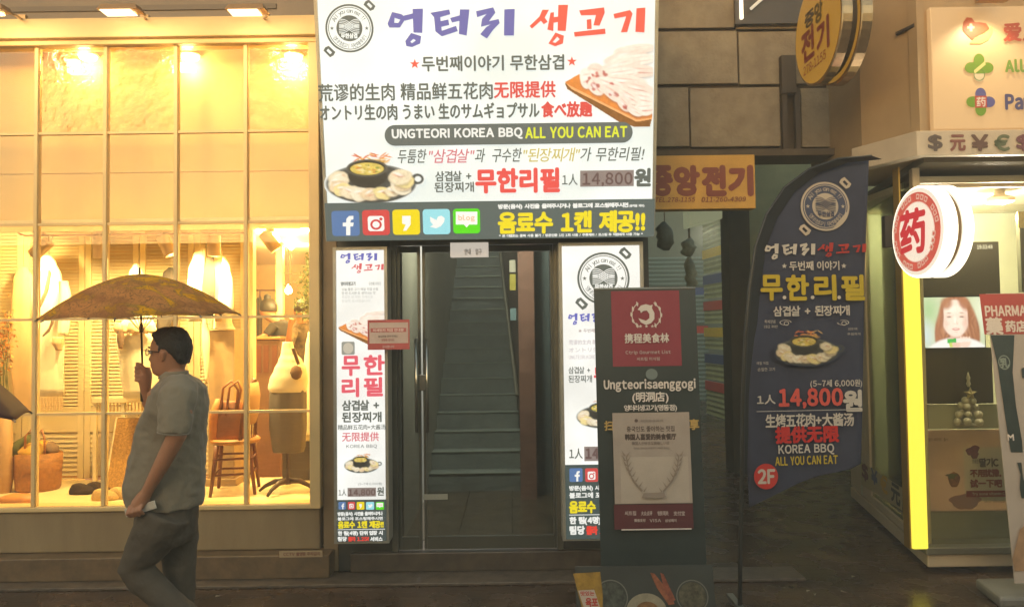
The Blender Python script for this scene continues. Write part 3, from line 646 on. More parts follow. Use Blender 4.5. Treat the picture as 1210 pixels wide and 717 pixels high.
MB().prism([(.37, YW+.31), (.37, 7.25), (.55, 7.25), (.55, YW+.31)], .16, 4.2).build('lobby_right_wall', mat('teal_wall', '#4c5a5c', rough=.5, var=.15), t)
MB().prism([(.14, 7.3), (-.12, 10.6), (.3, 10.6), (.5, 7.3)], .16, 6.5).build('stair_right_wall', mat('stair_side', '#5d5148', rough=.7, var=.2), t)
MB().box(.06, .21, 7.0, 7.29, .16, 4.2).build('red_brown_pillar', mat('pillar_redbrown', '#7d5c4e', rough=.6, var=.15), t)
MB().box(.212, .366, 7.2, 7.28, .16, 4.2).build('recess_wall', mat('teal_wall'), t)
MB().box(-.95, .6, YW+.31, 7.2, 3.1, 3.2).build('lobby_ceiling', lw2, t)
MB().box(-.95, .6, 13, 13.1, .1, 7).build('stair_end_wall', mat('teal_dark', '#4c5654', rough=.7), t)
stepm = mat('stair_stone', '#6c7674', rough=.5, var=.25, scale=5); nose = mat('stair_nosing', '#93a094', rough=.3, metal=.5)
for i in range(20):
    y = 7.4 + .27*i; z = .163 + .17*(i+1)
    st = MB().box(-.849, .13 - .075*(y-7.3), y, y+.29, z-.17, z).build('stair_step', stepm, t)
    MB().box(-.848, .128 - .075*(y-7.3), y-.012, y+.03, z+.001, z+.008).build('nosing', nose, st)
MB().tube([(.04, 7.35, 1.1), (-.18, 10.4, 3.1)], .02, 8).build('handrail', frame_m, t)
for (z0, z1, c_) in ((1.98, 2.1, '#c8c8b8'), (1.8, 1.96, '#b8b050'), (1.5, 1.62, '#7a98a0')):
    MB().box(-.02, .04, 7.36, 7.372, z0 + .35, z1 + .35).build('wall_sticker', pm0(c_), t)
# door leaves
dg = glass('door_glass', '#b8b8ae', refl=.8, rough=.02)
xa, xb = P(497, 450, YW).x, P(499.5, 450, YW).x
for (x0, x1, hx) in ((XD0+.047, xa, P(493, 450, YW).x), (xb, XD1-.047, P(505.5, 450, YW).x)):
    lf = MB().box(x0, x0+.02, YW+.02, YW+.055, .17, ZD-.004).box(x1-.02, x1, YW+.02, YW+.055, .17, ZD-.004).box(x0+.021, x1-.021, YW+.02, YW+.055, ZD-.05, ZD-.004).box(x0+.021, x1-.021, YW+.02, YW+.055, .17, .26).build('door_leaf', mat('leaf_metal', '#56584e', rough=.35, metal=.5), t)
    MB().box(x0+.021, x1-.021, YW+.034, YW+.04, .262, ZD-.052).build('door_glass', dg, lf)
    z0, z1 = P(497, 511, YW-.05).z, P(497, 400, YW-.05).z
    MB().tube([(hx, YW-.05, z0), (hx, YW-.05, z1)], .012, 10).tube([(hx, YW-.05, z0+.09), (hx, YW+.02, z0+.09)], .008, 8).tube([(hx, YW-.05, z1-.09), (hx, YW+.02, z1-.09)], .008, 8).build('door_handle', mat('handle_steel', '#b8b8ae', rough=.22, metal=1), lf, smooth=True)
q = P(497.5, 452, YW-.005); MB().box(q.x-.035, q.x+.035, YW+.0, YW+.018, q.z-.06, q.z+.06).build('lock_plate', mat('handle_steel'), t, bevel=.006)
MB().pbox(500, 583.5, 529, 590, YW+.015, .004).build('door_label', mat('label_grey', '#9a9c90', rough=.4), t)
lt_ = thing('ceiling_lamp', 'small lamp in the stair lobby ceiling just above the notice box', 'lamp', (-.25, 6.1, 3.05))
MB().box(-.45, -.05, 6.0, 6.2, 3.06, 3.098).build('lamp_body', metal_grey, lt_, bevel=.004); MB().box(-.43, -.07, 6.02, 6.18, 3.05, 3.059).build('lamp_lens', mat('lobby_lens', '#e8fff0', emit=2, ecol='#d8ffe8'), lt_)
lamp('lamp_light', 'AREA', (-.25, 6.1, 3.03), 42, lt_, .3, rot=(0, .25, -1), col=(1, .98, .94))
lt_ = thing('ceiling_lamp', 'unseen lamp added at the head of the stairs to brighten the steps', 'lamp', (-.5, 9.6, 5.2))
MB().box(-.7, -.3, 9.5, 9.7, 5.2, 5.24).build('lamp_body', metal_grey, lt_); lamp('lamp_light', 'AREA', (-.5, 9.6, 5.18), 55, lt_, .3, rot=(0, -.15, -1), col=(.95, .97, 1))  # lamp added out of sight so the stairs show
# tiny lit exit style box above the door
t = thing('lit_notice_box', 'small lit cream notice box hanging at the top of the stair doorway', 'sign', P(554, 294, YW-.02))
MB().pbox(532, 286.5, 577, 303.5, YW-.02, .05).build('box_face', mat('notice_glow', '#e6dccb', emit=.75, ecol='#e2d6c6'), t, bevel=.003)
s = Sign(P(532, 303.5, YW-.02), (1, 0, 0), (0, 0, 1), t); s.text('안내', 549, 294, 556, 301, mat('ink_grey_notice', '#9a8c80'), bold=.02); s.text('입구', 562, 294, 569, 301, mat('ink_grey_notice'), bold=.02)

# ================================================================== stone clad building over the alley
stone = mat('facade_stone', '#736a5c', rough=.8, scale=5, bump=.6, bscale=45, col2='#8b8270')
t = thing('stone_building', 'building clad in large brown stone blocks above the alley opening', 'building', (2.0, 6.0, 2.6))
YS = 6.0
MB().box(P(763, 90, YS).x, P(1100, 90, YS).x, YS+.03, YS+.6, P(900, 176, YS).z, 6.6).build('wall', mat('joint_dark', '#4c4336', rough=.9), t)
rowpx = [(-60, 34), (36.5, 100), (103, 174)]
jo = [[763, 868, 1100], [763, 872.5, 980, 1100], [763, 815, 923, 1060, 1100]]
for (y0, y1), js in zip(rowpx, jo):
    for a, b_ in zip(js[:-1], js[1:]):
        if (a, b_) == (923, 1060): a = 946
        MB().pbox(a+.9, y0+.7, b_-.9, y1-.7, YS-.012 - random.random()*.006, .04).build('stone_block', stone, t, bevel=.006)
MB().pbox(763, 176.5, 1040, 184, YS-.1, .3).build('lintel', mat('lintel_dark', '#463c2e', rough=.7, var=.2), t)
MB().pbox(868, -60, 1100, 27, YS-.07, .03).build('dark_window', mat('window_dark', '#40372b', rough=.15, var=.2, scale=2), t)
t = thing('cable_duct', 'dark vertical cable duct with a bracket on the stone wall left of the round sign', 'duct', P(933, 120, YS-.05))
MB().pbox(924, 65, 941, 110, YS-.08, .07).build('bracket', mat('duct_dark', '#393025', rough=.6), t, bevel=.004)
MB().pbox(925, 111, 931, 176, YS-.06, .045).pbox(940, 104, 946, 176, YS-.06, .045).build('duct_channel', mat('duct_dark'), t)
t = thing('reflection_bar', 'upright white glowing bar imitating a fluorescent reflection above the round yellow sign', 'lamp', P(876, 8, YS-.1))
tl = mat('reflection_white', '#fff6e0', emit=3, ecol='#f6ead0')
MB().pbox(874.5, -25, 877.8, 22, YS-.1, .02).build('tube', tl, t);  # glowing bar stands in for a fluorescent reflection
t = thing('reflection_bar', 'slanted glowing bar imitating a reflection just right of the upright one at the top edge', 'lamp', P(893, 3, YS-.1))
a, b_ = P(887, 11, YS-.12), P(915, -14, YS-.12); MB().tube([a, b_], .012, 8).build('tube', mat('reflection_dim', '#e8dcc4', emit=1.0, ecol='#cfc2a8'), t)  # second bar, also a reflection built as a glowing rod

# ---- electric shop signs
yel = mat('sign_yellow', '#b88e38', rough=.5, var=.12, scale=3)
t = thing('shop_sign', 'flat yellow sign with brown Korean letters and phone numbers under the stone wall', 'sign', P(832, 215, 5.75))
MB().pbox(769, 183.5, 892.5, 247, 5.75, .12).build('sign_box', yel, t, bevel=.004)
s = Sign(P(769, 247, 5.748), (1, 0, 0), (0, 0, 1), t); bn = pm0('#7a4034')
for tx, a, b_ in (('중', 772, 793), ('앙', 798, 825), ('전', 831, 856), ('기', 862, 888)): s.text(tx, a, 197.5, b_, 230, bn, bold=.07)
s.text('TEL.278-1155', 774, 233.5, 821, 238.8, bn, bold=.03, shear=.2); s.text('011-260-4309', 829, 233, 881, 238.5, bn, bold=.03, shear=.2)

t = thing('round_sign', 'round double faced yellow projecting sign with silver rims above the alley', 'sign', (2.1, 5.3, 3.8))
def drum(root, c, ax, r, d, rim_m, face_m, gap=None):
    ax = Vector(ax).normalized(); c = Vector(c)
    MB().lathe(c, [(r*.98, 0), (r, .006), (r, d), (r*.98, d+.004)], 48, ax).build('rim', rim_m, root)
    n_ = 48; a = ax.cross(Vector((0, 0, 1))).normalized(); b2 = Vector((0, 0, 1))
    MB().add([c - ax*.003 + (a*math.cos(2*math.pi*k/n_) + b2*math.sin(2*math.pi*k/n_)) * r*.95 for k in range(n_)], [tuple(range(n_))]).build('face', face_m, root, fix=False)
silver = mat('rim_silver', '#b09878', rough=.25, metal=.85, var=.15, scale=12)
ax = Vector((1, .02, 0)).normalized()                      # outward to the right and back; the seen face looks left and to the street
cF = P(965.5, 35, 5.0); rr_ = 65.5 * 5.0 / 874
drum(t, cF, ax, rr_, .065, silver, mat('round_yellow', '#c8922a', rough=.4, var=.12, scale=4, emit=.45, ecol='#c8902c'))
drum(t, cF + ax*.125, ax, rr_, .07, silver, mat('round_yellow'))
MB().lathe(cF + ax*.069, [(rr_*.86, 0), (rr_*.86, .055)], 32, ax).build('hub', mat('hub_dark', '#2f281e', rough=.6), t)
MB().tube([cF + ax*.1 + Vector((0, 0, .1)), (cF + ax*.1).xy.to_3d() + Vector((.12, .8, cF.z+.1))], .02, 8).build('bracket_arm', mat('hub_dark'), t)
U_ = Vector((ax.y, -ax.x, 0)).normalized()
s = Sign(cF - ax*.005, U_, (0, 0, 1), t)
if s.N.dot(ax) > 0: print('WARN round sign normal')
s.text('중', 951, 14, 962, 31, pm0('#4c4030'), bold=.05); s.text('앙', 963, 2, 972, 26, mat('ink_olive', '#5c4a1c'), bold=.05)
ink_r = mat('ink_redbrown', '#7c2f1a'); s.text('전', 948, 35, 962, 71, ink_r, bold=.05); s.text('기', 966, 24, 980, 60, ink_r, bold=.05); s.text('278-1155', 950, 69, 977, 80, ink_r, bold=.02, shear=0)

# ================================================================== alley behind
t = thing('alley_building', 'dim building deep in the alley with roller shutters striped yellow, blue and red', 'building', (3.5, 12, 0))
pale = mat('alley_pale_wall', '#a4a884', rough=.7, var=.15, scale=2)
MB().box(P(889, 400, 9).x, 5.5, 9, 9.2, 0, 5).build('pale_wall', pale, t)
MB().box(P(864, 400, 8.9).x, P(889, 400, 8.9).x, 8.9, 9.25, 0, 5).build('dark_pillar', mat('alley_dark', '#34342a', rough=.7, var=.2), t)
slm = mat('roller_slats', '#a8b080', rough=.55, metal=0, var=.1, scale=6)
def shutter(root, p0, p1, z0, z1, stripes, m):
    p0, p1 = Vector(p0), Vector(p1); d = (p1-p0).normalized(); nn = Vector((d.y, -d.x, 0)) * .02
    mb = MB(); z = z0
    while z < z1:
        h = .1
        if not any(a <= z < a + .19 for a, _ in stripes):
            mb.add([p0 + Vector((0,0,z)), p1 + Vector((0,0,z)), p1 + nn + Vector((0,0,z+h*.5)), p0 + nn + Vector((0,0,z+h*.5)), p1 + Vector((0,0,z+h*.92)), p0 + Vector((0,0,z+h*.92))], [(0,1,2,3), (3,2,4,5)])
        z += h
    mb.build('roller_slats', m, root, kind='stuff', fix=False)
    for a, c_ in stripes:
        MB().hexa([p0 + Vector((0,0,a)) , p1 + Vector((0,0,a)), p1 - nn*.5 + Vector((0,0,a)), p0 - nn*.5 + Vector((0,0,a)), p0 + nn + Vector((0,0,a+.18)), p1 + nn + Vector((0,0,a+.18)), p1 - nn*.5 + Vector((0,0,a+.18)), p0 - nn*.5 + Vector((0,0,a+.18))]).build('stripe', mat('stripe_' + c_[1:], c_, rough=.5), root)
sy, sb, sr = '#ecc81c', '#34508c', '#cc3428'
shutter(t, (4.0, 13.7, 0), (3.89, 15.0, 0), .02, 3.8, [(3.12, sy), (2.6, sb), (2.08, sr), (1.56, sy), (1.04, sb), (.5, sr)], slm)
MB().box(4.05, 5.5, 13.5, 13.69, 0, 5).build('near_jamb', pale, t)
shutter(t, (P(765, 350, 17.4).x, 17.4, 0), (4.6, 17.4, 0), .02, 3.4, [(2.5, sb), (1.6, sr)], mat('roller_teal', '#6c8078', rough=.5, metal=0))
MB().box(1.0, 6, 17.6, 17.8, 0, 7).build('end_wall', mat('alley_end', '#707a6c', rough=.8), t)
MB().box(.88, 1.0, YW+.31, 17.5, 0, 7).build('left_alley_wall', mat('alley_left', '#6c6e5c', rough=.8, var=.2), t)
MB().box(P(770, 255, 9).x, P(870, 255, 9).x, 8.95, 9.2, P(800, 247, 9).z, 5).build('overhead_panel', mat('alley_dark'), t)
t = thing('awning_box', 'pale tilted box with an added weak glow under the right half of the yellow sign', 'box', P(833, 256, 8.2))
a = [P(x, y, 8.2) for x, y in ((815, 267), (853.5, 258), (853.5, 240), (814, 240))]; MB().add(a + [p + Vector((0, .3, 0)) for p in a], [(0,1,2,3), (4,7,6,5), (0,4,5,1), (1,5,6,2), (2,6,7,3), (3,7,4,0)]).build('box_body', mat('awning_glow', '#d8d8b0', rough=.6, emit=.35, ecol='#c8ccA0'), t)  # weak glow added to the box to brighten the alley
lamp('lamp_light', 'AREA', P(838, 272, 10.2), 15, t, .3, rot=(.2, 1, -.6), col=(1, .98, .72))  # area light added beyond the box, brightens shutter and ground
# bundles and cabinets hanging on the left of the shutters
for k, (x0, y0, x1, y1, dsc) in enumerate(((806, 281, 822, 303, 'small grey wrapped bundle hanging in the alley above another'), (809, 302, 823, 345, 'long pale wrapped bundle hanging in the alley beside the striped shutter'), (775, 262, 796, 296, 'dark lumpy bundle hanging in the alley nearest the big signboard'))):
    q = P((x0+x1)/2, (y0+y1)/2, 9); w2 = (x1-x0)/2*9/874; h2 = (y1-y0)/2*9/874
    r_ = thing('bundle', dsc, 'bundle', q)
    MB().loft([(q.x + random.uniform(-.02,.02), q.y, q.z - h2 + 2*h2*j/8, w2*f, w2*.8*f) for j, f in enumerate((.35,.8,1,.9,1.02,.9,.95,.6,.2))], 16, fold=.09, freq=3, seed=k).build('wrapping', mat('bundle_grey', '#b4b8a4', rough=.5, var=.25, scale=9) if k < 2 else mat('bundle_dark', '#6e766a', rough=.5, var=.3, scale=6), r_, smooth=True)
    MB().tube([(q.x, 9, q.z + h2*.9), (q.x, 9, 4)], .006, 6).build('strap', mat('cord_dark'), r_)
# ================================================================== the restaurant's big lit signboard
white_metal = mat('pale_sign_metal', '#a8a69a', rough=.45, metal=.3, var=.1, scale=5)
def panel_sign(root, pBL, pBR, pTL, Yb, Yt, depth, face_m, frame_m, border=.0, over=0.0):
    """box sign whose face passes through three photo points lying at known distances"""
    BL, BR = P(*pBL, Yb), P(*pBR, Yb); z = (BL.z + BR.z) / 2; BL.z = BR.z = z
    TL = P(*pTL, Yt); U = (BR - BL).normalized(); Vv = (TL - BL); Vv = (Vv - U * Vv.dot(U)); H = Vv.length + over; V = Vv.normalized(); W = (BR - BL).length
    N = U.cross(V).normalized()
    s = Sign(BL, U, V, root)
    c = lambda u, v, w: BL + U*u + V*v + N*w
    mb = MB(); b = border
    mb.hexa([c(-b,-b,-depth), c(W+b,-b,-depth), c(W+b,-b,-.004), c(-b,-b,-.004), c(-b,H+b,-depth), c(W+b,H+b,-depth), c(W+b,H+b,-.004), c(-b,H+b,-.004)])
    mb.build('casing', frame_m, root, bevel=.003)
    f = MB().add([c(0,0,0), c(W,0,0), c(W,H,0), c(0,H,0)], [(0,1,2,3)]).build('lit_face', face_m, root, fix=False)
    if b:
        fr = MB()
        for (a0, a1, b0, b1) in ((-b, W+b, -b, 0), (-b, W+b, H, H+b), (-b, 0, 0, H), (W, W+b, 0, H)):
            fr.hexa([c(a0,b0,-.003), c(a1,b0,-.003), c(a1,b0,.012), c(a0,b0,.012), c(a0,b1,-.003), c(a1,b1,-.003), c(a1,b1,.012), c(a0,b1,.012)])
        fr.build('frame', frame_m, root)
    return s, W, H

LIT = 1.1
pmL = printer('lit', LIT * .8)
white_lit = mat('backlit_white_panel', '#dde4de', rough=.4, emit=1.08, col2='#f6faf4', scale=1.3, detail=2, spec=.3)
dk = '#666b63'
t = thing('restaurant_signboard', 'big glowing white signboard with red and blue Korean lettering above the dark stair doorway', 'signboard', (0, 5.1, 2.5))
s, W, H = panel_sign(t, (389, 281), (770, 277), (371, 2), 5.13, 4.84, .22, white_lit, white_metal, border=.022, over=.12)
D = pmL(dk); RED = pmL('#ee6450'); BLU = pmL('#6f6db0')
logo(s, 413, 34, 28.5, D, white_lit)
title(s, 1, B1, BLU); title(s, 2, B2, RED)
star(s, 490.5, 76.5, 6.2, RED); s.text('두번째이야기 무한삼겹', 499, 66.5, 666, 84, D, bold=.03); star(s, 675.5, 73.5, 6.2, RED)
s.text('荒谬的生肉 精品鲜五花肉', 377, 99, 582, 119, D, bold=.022); s.text('无限提供', 584, 97, 656, 116, pmL('#e0564c'), bold=.03)
s.text('オントリ生の肉 うまい 生のサムギョプサル', 379, 123, 637, 141.5, D, bold=.03); s.text('食べ放題', 640, 121, 699, 138.5, pmL('#e0564c'), bold=.045)
meat(s, 667, 50, 771, 152, pmL)
s.quad(455, 146.5, 747, 171, pmL('#6a706a'), 'pill_banner', r=12)
s.text('UNGTEORI KOREA BBQ', 464, 152.5, 617, 165, pmL('#f2f4ee'), bold=.045); s.text('ALL YOU CAN EAT', 621, 150.5, 740, 163, pmL('#e2ea3a'), bold=.045)
for tx, a, b, c_ in (('두툼한', 471, 504, dk), ('"삼겹살"', 507, 560, '#d8808a'), ('과', 562, 573, dk), ('구수한', 582, 616, dk), ('"된장찌개"', 618, 684, '#cfc070'), ('가', 686, 698, dk), ('무한리필!', 704, 760, dk)):
    s.text(tx, a, 177 - (a-471)*.011, b, 193 - (a-471)*.011, pmL(c_), bold=.012, shear=.18)
stew(s, 439, 209, 55, pmL)
s.text('삼겹살 +', 515, 202.5, 557, 214, D, bold=.03); s.text('된장찌개', 514, 215.5, 560, 227, D, bold=.03)
s.text('무한리필', 563, 200, 660, 227, pmL('#ec5a52'), bold=.05); s.text('1人', 664, 206, 682, 219, D, bold=.015)
s.quad(685, 201.5, 748, 220.5, pmL('#93857e'), 'price_tape'); s.text('14,800', 688, 204.5, 746, 220, pmL('#6c5550'), bold=.03); s.text('원', 749.5, 200, 767, 219.5, D, bold=.06)
s.quad(386, 237.5, 772, 282, pmL('#5f6964'), 'dark_band')
icons(s, [(393.5, 249, 426, 278.5), (429.5, 248, 461.5, 277.5), (465, 247.5, 497, 277), (500.5, 247, 532.5, 276.5), (536, 246.5, 567.5, 275.5)], pmL)
W_ = pmL('#f4f5ef'); YL = pmL('#f4e024')
s.text('방문(음식) 사진을 올려주시거나 블로그에 포스팅해주시면', 589, 240.5, 741, 246.5, W_, bold=.06); s.text('(출력물 제외)', 742, 241.5, 760, 245, W_, bold=.03)
s.text('음료수 1캔 제공!!', 589.5, 250, 760, 274, YL, bold=.05)
s.text('* 본 이벤트는 중복 사용 불가 / 방문인증 1인 1회 사용 / 주류제외 / 포스팅 후 직원에게 사용 가능 *', 590, 275.6, 758, 278.8, W_, bold=.05)

# ---- narrow upright light boxes either side of the door
side_lit = mat('backlit_side_panel', '#e0e0da', rough=.4, emit=1.08, col2='#fafaf4', scale=2, detail=2, spec=.3)
t = thing('light_box', 'narrow upright lit menu panel left of the doorway beside the clothes shop', 'light box', (-1.05, 5.25, 1.2))
s, W, H = panel_sign(t, (399, 638), (456.5, 637), (400, 296), 5.22, 5.22, .16, side_lit, white_metal, border=.022)
title(s, 1, (402, 299, 446, 311.5), pmL('#6a6cc0')); title(s, 2, (415, 311, 454, 323), pmL('#dc6468'))
s.text('엉터리생고기', 403, 333, 420, 337.5, D, bold=.04); s.text('두번째 이야기', 436, 333, 450, 337.5, pmL('#b8bab4'), bold=.02)
for k, tx in enumerate(('오늘 좋은 고기 매일 직접 손질', '한 번 드시면 또 생각나는 맛', '푸짐한 양 착한 가격으로', '정성껏 모시겠습니다')):
    s.text(tx, 404, 340 + k*4.6, 447 - 3*k, 343.4 + k*4.6, pmL('#a9aba4' if k < 2 else '#d2d2cb'), bold=.02)
meat(s, 400, 366, 456.5, 410, pmL)
s.quad(404, 403.5, 419.5, 419, pmL('#9a9a8e'), 'stamp', r=2); s.ell(411.8, 411.3, 6, 6.5, pmL('#c9c0ac'), 'stamp_disc')
PK = pmL('#ea6270')
for tx, bx in (('무', (405, 421, 425, 443)), ('한', (431, 420, 454, 442)), ('리', (405, 447, 424, 468)), ('필', (431, 446, 452, 467))): s.text(tx, *bx, PK, bold=.045)
s.text('삼겹살 +', 405, 472.5, 448, 484, D, bold=.04); s.text('된장찌개', 405, 486.5, 451, 498, D, bold=.04)
s.text('精品鲜五花肉+大酱汤', 400, 501, 456, 507, pmL('#7c807a'), bold=.02); s.text('无限提供', 405, 510, 448, 520.5, pmL('#e07880'), bold=.02); s.text('KOREA BBQ', 410, 524.5, 446, 529, pmL('#7c807a'), bold=.02)
stew(s, 428, 546, 21, pmL, 3)
s.text('(5~7세 6,000원)', 424, 569, 452, 572.5, pmL('#9c9e98'), bold=.02)
s.text('1人', 401, 577, 410, 584.5, D, bold=.02); s.quad(411.5, 575, 445, 585.5, pmL('#93857e'), 'price_tape'); s.text('14,800', 413, 577, 444, 585, pmL('#6c5550'), bold=.05); s.text('원', 446.5, 574.5, 454, 584, D, bold=.04)
s.quad(399, 589, 457, 638, pmL('#4c5450'), 'dark_band')
icons(s, [(401, 591.5, 409.5, 600.5), (412, 591.5, 420.5, 600.5), (422.5, 591.5, 431.5, 600.5), (433.5, 591.5, 443, 600.5), (445, 591.5, 454.5, 600.5)], pmL)
s.text('방문(음식) 사진을 올려주시거나', 400.5, 603, 453, 608, W_, bold=.05); s.text('블로그에 포스팅해주시면', 400.5, 609, 453, 612.7, W_, bold=.05)
s.text('음료수 1캔 제공!!', 401, 613.8, 454, 621.8, YL, bold=.055); s.quad(400.5, 623, 456, 623.7, W_, 'rule_line')
s.text('한 팀(4명) 단위 입장 시', 401, 625.3, 453, 630.7, W_, bold=.06); s.text('팀당', 401, 632, 411, 637, W_, bold=.06); s.text('콜라 1.25ℓ', 413, 632, 437, 637, pmL('#ea4638'), bold=.07); s.text('서비스', 439, 632, 453, 637, W_, bold=.06)

t = thing('light_box', 'wide upright lit menu panel with round pan badge, partly behind the black banner', 'light box', (.7, 5.25, 1.2))
s, W, H = panel_sign(t, (669, 634), (762, 633), (665, 291), 5.22, 5.22, .16, side_lit, white_metal, border=.024)
logo(s, 713, 329, 31, D, side_lit)
title(s, 1, (671, 370, 711, 384), pmL('#6a6cc0')); title(s, 2, (714, 369, 756, 383), pmL('#dc6468'))
s.text('★ 두번째이야기 무한삼겹 ★', 683, 388, 742, 392.5, pmL('#b8a8a4'), bold=.02)
for k, tx in enumerate(('荒谬的生肉 精品鲜五花肉无限提供', 'オントリ生の肉 食べ放題', 'UNGTEORI KOREA BBQ ALL YOU CAN EAT')): s.text(tx, 672, 401 + k*9, 752, 406.5 + k*9, pmL('#cfc6c8'), bold=.02)
s.text('삼겹살 +', 671.5, 433, 697, 441, D, bold=.02); s.text('된장찌개', 671.5, 443, 699, 451.5, D, bold=.02); s.text('무한리필', 702, 433, 757, 451, pmL('#ea5a60'), bold=.05)
stew(s, 712, 487, 32, pmL, 5)
s.text('1人', 672.5, 529, 688, 541, D, bold=.02); s.quad(690, 526.5, 736, 543.5, pmL('#93857e'), 'price_tape'); s.text('14,800', 692, 529, 734, 542, pmL('#6c5550'), bold=.05); s.text('원', 738, 526, 753, 542, D, bold=.05)
s.quad(668, 547.5, 764, 635, pmL('#4a5652'), 'dark_band')
icons(s, [(672.5, 552, 688, 568), (691, 552, 706, 568), (709, 552, 724, 568), (727, 552, 742, 568), (745, 552, 760, 568)], pmL)
s.text('방문(음식) 사진을 올려주시거나', 672.5, 572, 755, 578.3, W_, bold=.05); s.text('블로그에 포스팅해주시면', 672.5, 580, 752, 586.3, W_, bold=.05)
s.text('음료수 1캔 제공!!', 672.5, 590, 755, 603.5, YL, bold=.055); s.quad(672, 605.5, 760, 606.3, W_, 'rule_line')
s.text('한 팀(4명) 단위 입장 시', 673, 608.5, 754, 617.5, W_, bold=.06); s.text('팀당', 673, 619.5, 690, 629, W_, bold=.06); s.text('콜라 1.25ℓ', 692.5, 619.5, 728, 629, pmL('#ea4638'), bold=.07); s.text('서비스', 732, 619.5, 754, 629, W_, bold=.06)

# ================================================================== unlit banners
def banner_face(root, pBL, pBR, pTL, Yb, Yt, m, name='banner_sheet', thick=.004):
    BL, BR = P(*pBL, Yb), P(*pBR, Yb); z = (BL.z + BR.z)/2; BL.z = BR.z = z; TL = P(*pTL, Yt); U = (BR-BL).normalized()
    V = TL - BL; V = V - U*V.dot(U); H = V.length; V.normalize(); W = (BR-BL).length; s = Sign(BL, U, V, root); N = s.N
    c = lambda u, v, w: BL + U*u + V*v + N*w
    MB().hexa([c(0,0,-thick), c(W,0,-thick), c(W,0,0), c(0,0,0), c(0,H,-thick), c(W,H,-thick), c(W,H,0), c(0,H,0)]).build(name, m, root)
    return s, W, H, c
blackban = mat('banner_black', '#343c3a', rough=.35, var=.12, scale=3, bump=.05, bscale=6)
t = thing('standing_banner', 'tall black roll-up banner with a dark red square, white English name and pasted pale notice', 'banner', (.7, 4.05, 0))
s, W, H, c = banner_face(t, (712, 742), (838, 742), (702, 342), 4.0, 4.14, blackban)
MB().hexa([c(-.01,-.07,-.06), c(W+.01,-.07,-.06), c(W+.01,-.07,.05), c(-.01,-.07,.05), c(-.01,0,-.06), c(W+.01,0,-.06), c(W+.01,0,.05), c(-.01,0,.05)]).build('roller_base', metal_grey, t, bevel=.008)
MB().tube([c(W/2, 0, -.05), c(W/2, H, -.02)], .009, 8).build('support_pole', metal_grey, t)
MB().tube([c(0, H, -.005), c(W, H, -.005)], .009, 8).build('top_rail', metal_grey, t)
s.quad(723, 343.5, 804, 432.5, pm0('#8e3e48', .08, 4), 'red_square')
wp = pm0('#d9cfc6'); tn = pm0('#b9a9a2')
s.begin()
for sd in (-1, 1):                                       # wreath
    for k in range(5):
        a = R(-52 + k*26); x = 763.5 + sd*17.5*math.cos(a); y = 372 - 16*math.sin(a)
        s.poly([(x - 1, y - 3.4), (x + 1.4, y - 1), (x + 1, y + 3), (x - 1.2, y + 1)], wp)
    s.ell(763.5, 372, 17.5, 17, wp, hole=.94, a0=-58 if sd > 0 else 122, a1=58 if sd > 0 else 238, n=18)
s.poly([(753,366),(757,361),(763,359.5),(768,361),(771,360),(770,364),(773,370),(773,377),(769,382),(763,384),(757,381),(754,376),(758,377.5),(763,379),(767,376),(767,371),(764,367),(760,367.5),(757,370),(756,367)], wp)
for k in range(3): star(s, 756.5 + k*7, 385.5, 2.2, wp)
s.end('wreath_emblem')
s.text('携程美食林', 738, 394, 790, 405, wp, bold=.03); s.text('Ctrip Gourmet List', 739, 414, 792, 419, tn, bold=.03); s.text('씨트립 미식림', 752, 422, 779, 426, tn, bold=.02)
s.ell(769.5, 442, 7, 6.5, pm0('#76807c'), 'round_mark')
s.text('Ungteorisaenggogi', 713.5, 448, 821, 462, wp, bold=.035); s.text('(明洞店)', 747, 463, 789, 476, wp, bold=.03); s.text('엉터리생고기(명동점)', 737, 478, 799, 486, wp, bold=.03)
gd = pm0('#b89a5a'); s.text('扫', 714, 497, 724, 508, gd, bold=.04); s.text('享', 814, 495, 825, 507, gd, bold=.04)
s.quad(724.5, 487, 815.5, 594, pm0('#a99c90', .06, 6), 'pasted_paper'); s.quad(733, 539, 813, 593, pm0('#b4a89a', .05, 8), 'paper_map')
s.text('중국인도 좋아하는 맛집', 740, 503, 796, 509.5, pm0('#5e524c'), bold=.03); s.text('韩国人喜爱的美食餐厅', 738, 512, 798, 519, pm0('#544843'), bold=.05)
s.text('韓国人が好きな美味しい店', 746, 521, 790, 525, pm0('#7a6e68'), bold=.02); s.text('한국을 방문하는 여행객이 선택한 음식점', 748, 527.5, 790, 530, pm0('#8c8078'), bold=.01)
s.ell(751, 496.5, 2, 2, pm0('#6a5a54')); s.text('韩国美食推荐', 756, 495, 783, 498, pm0('#94887f'), bold=.01)
br = pm0('#94867a')
s.begin()
for sd in (-1, 1):
    pts = [(770 + sd*x, y) for x, y in ((30, 538), (28, 552), (22, 567), (12, 579))]
    s.poly(pts + [(x + sd*1.2, y + 1) for x, y in pts[::-1]], br)
    for k in range(8):
        f = k / 7; x = 770 + sd*(31 - 19*f*f - 1*f); y = 538 + 41*f
        s.poly([(x, y), (x + sd*5.5, y - 7), (x + sd*3, y - .5)], br); s.poly([(x, y), (x - sd*5, y - 6), (x - sd*1.5, y + 1)], br)
s.poly([(759,581),(783,580),(785,585),(781,587),(761,587),(757,586)], br)
s.end('laurel_print')
s.quad(724.5, 594, 817, 623, pm0('#5e3336', .1, 6), 'maroon_strip'); s.quad(733, 622.5, 815, 624, pm0('#d8cdc4'), 'white_line')
for k, tx in enumerate(('씨트립', '大众点评', '银联', '支付宝')): s.text(tx, 737 + k*19, 602, 750 + k*19, 607, tn, bold=.03)
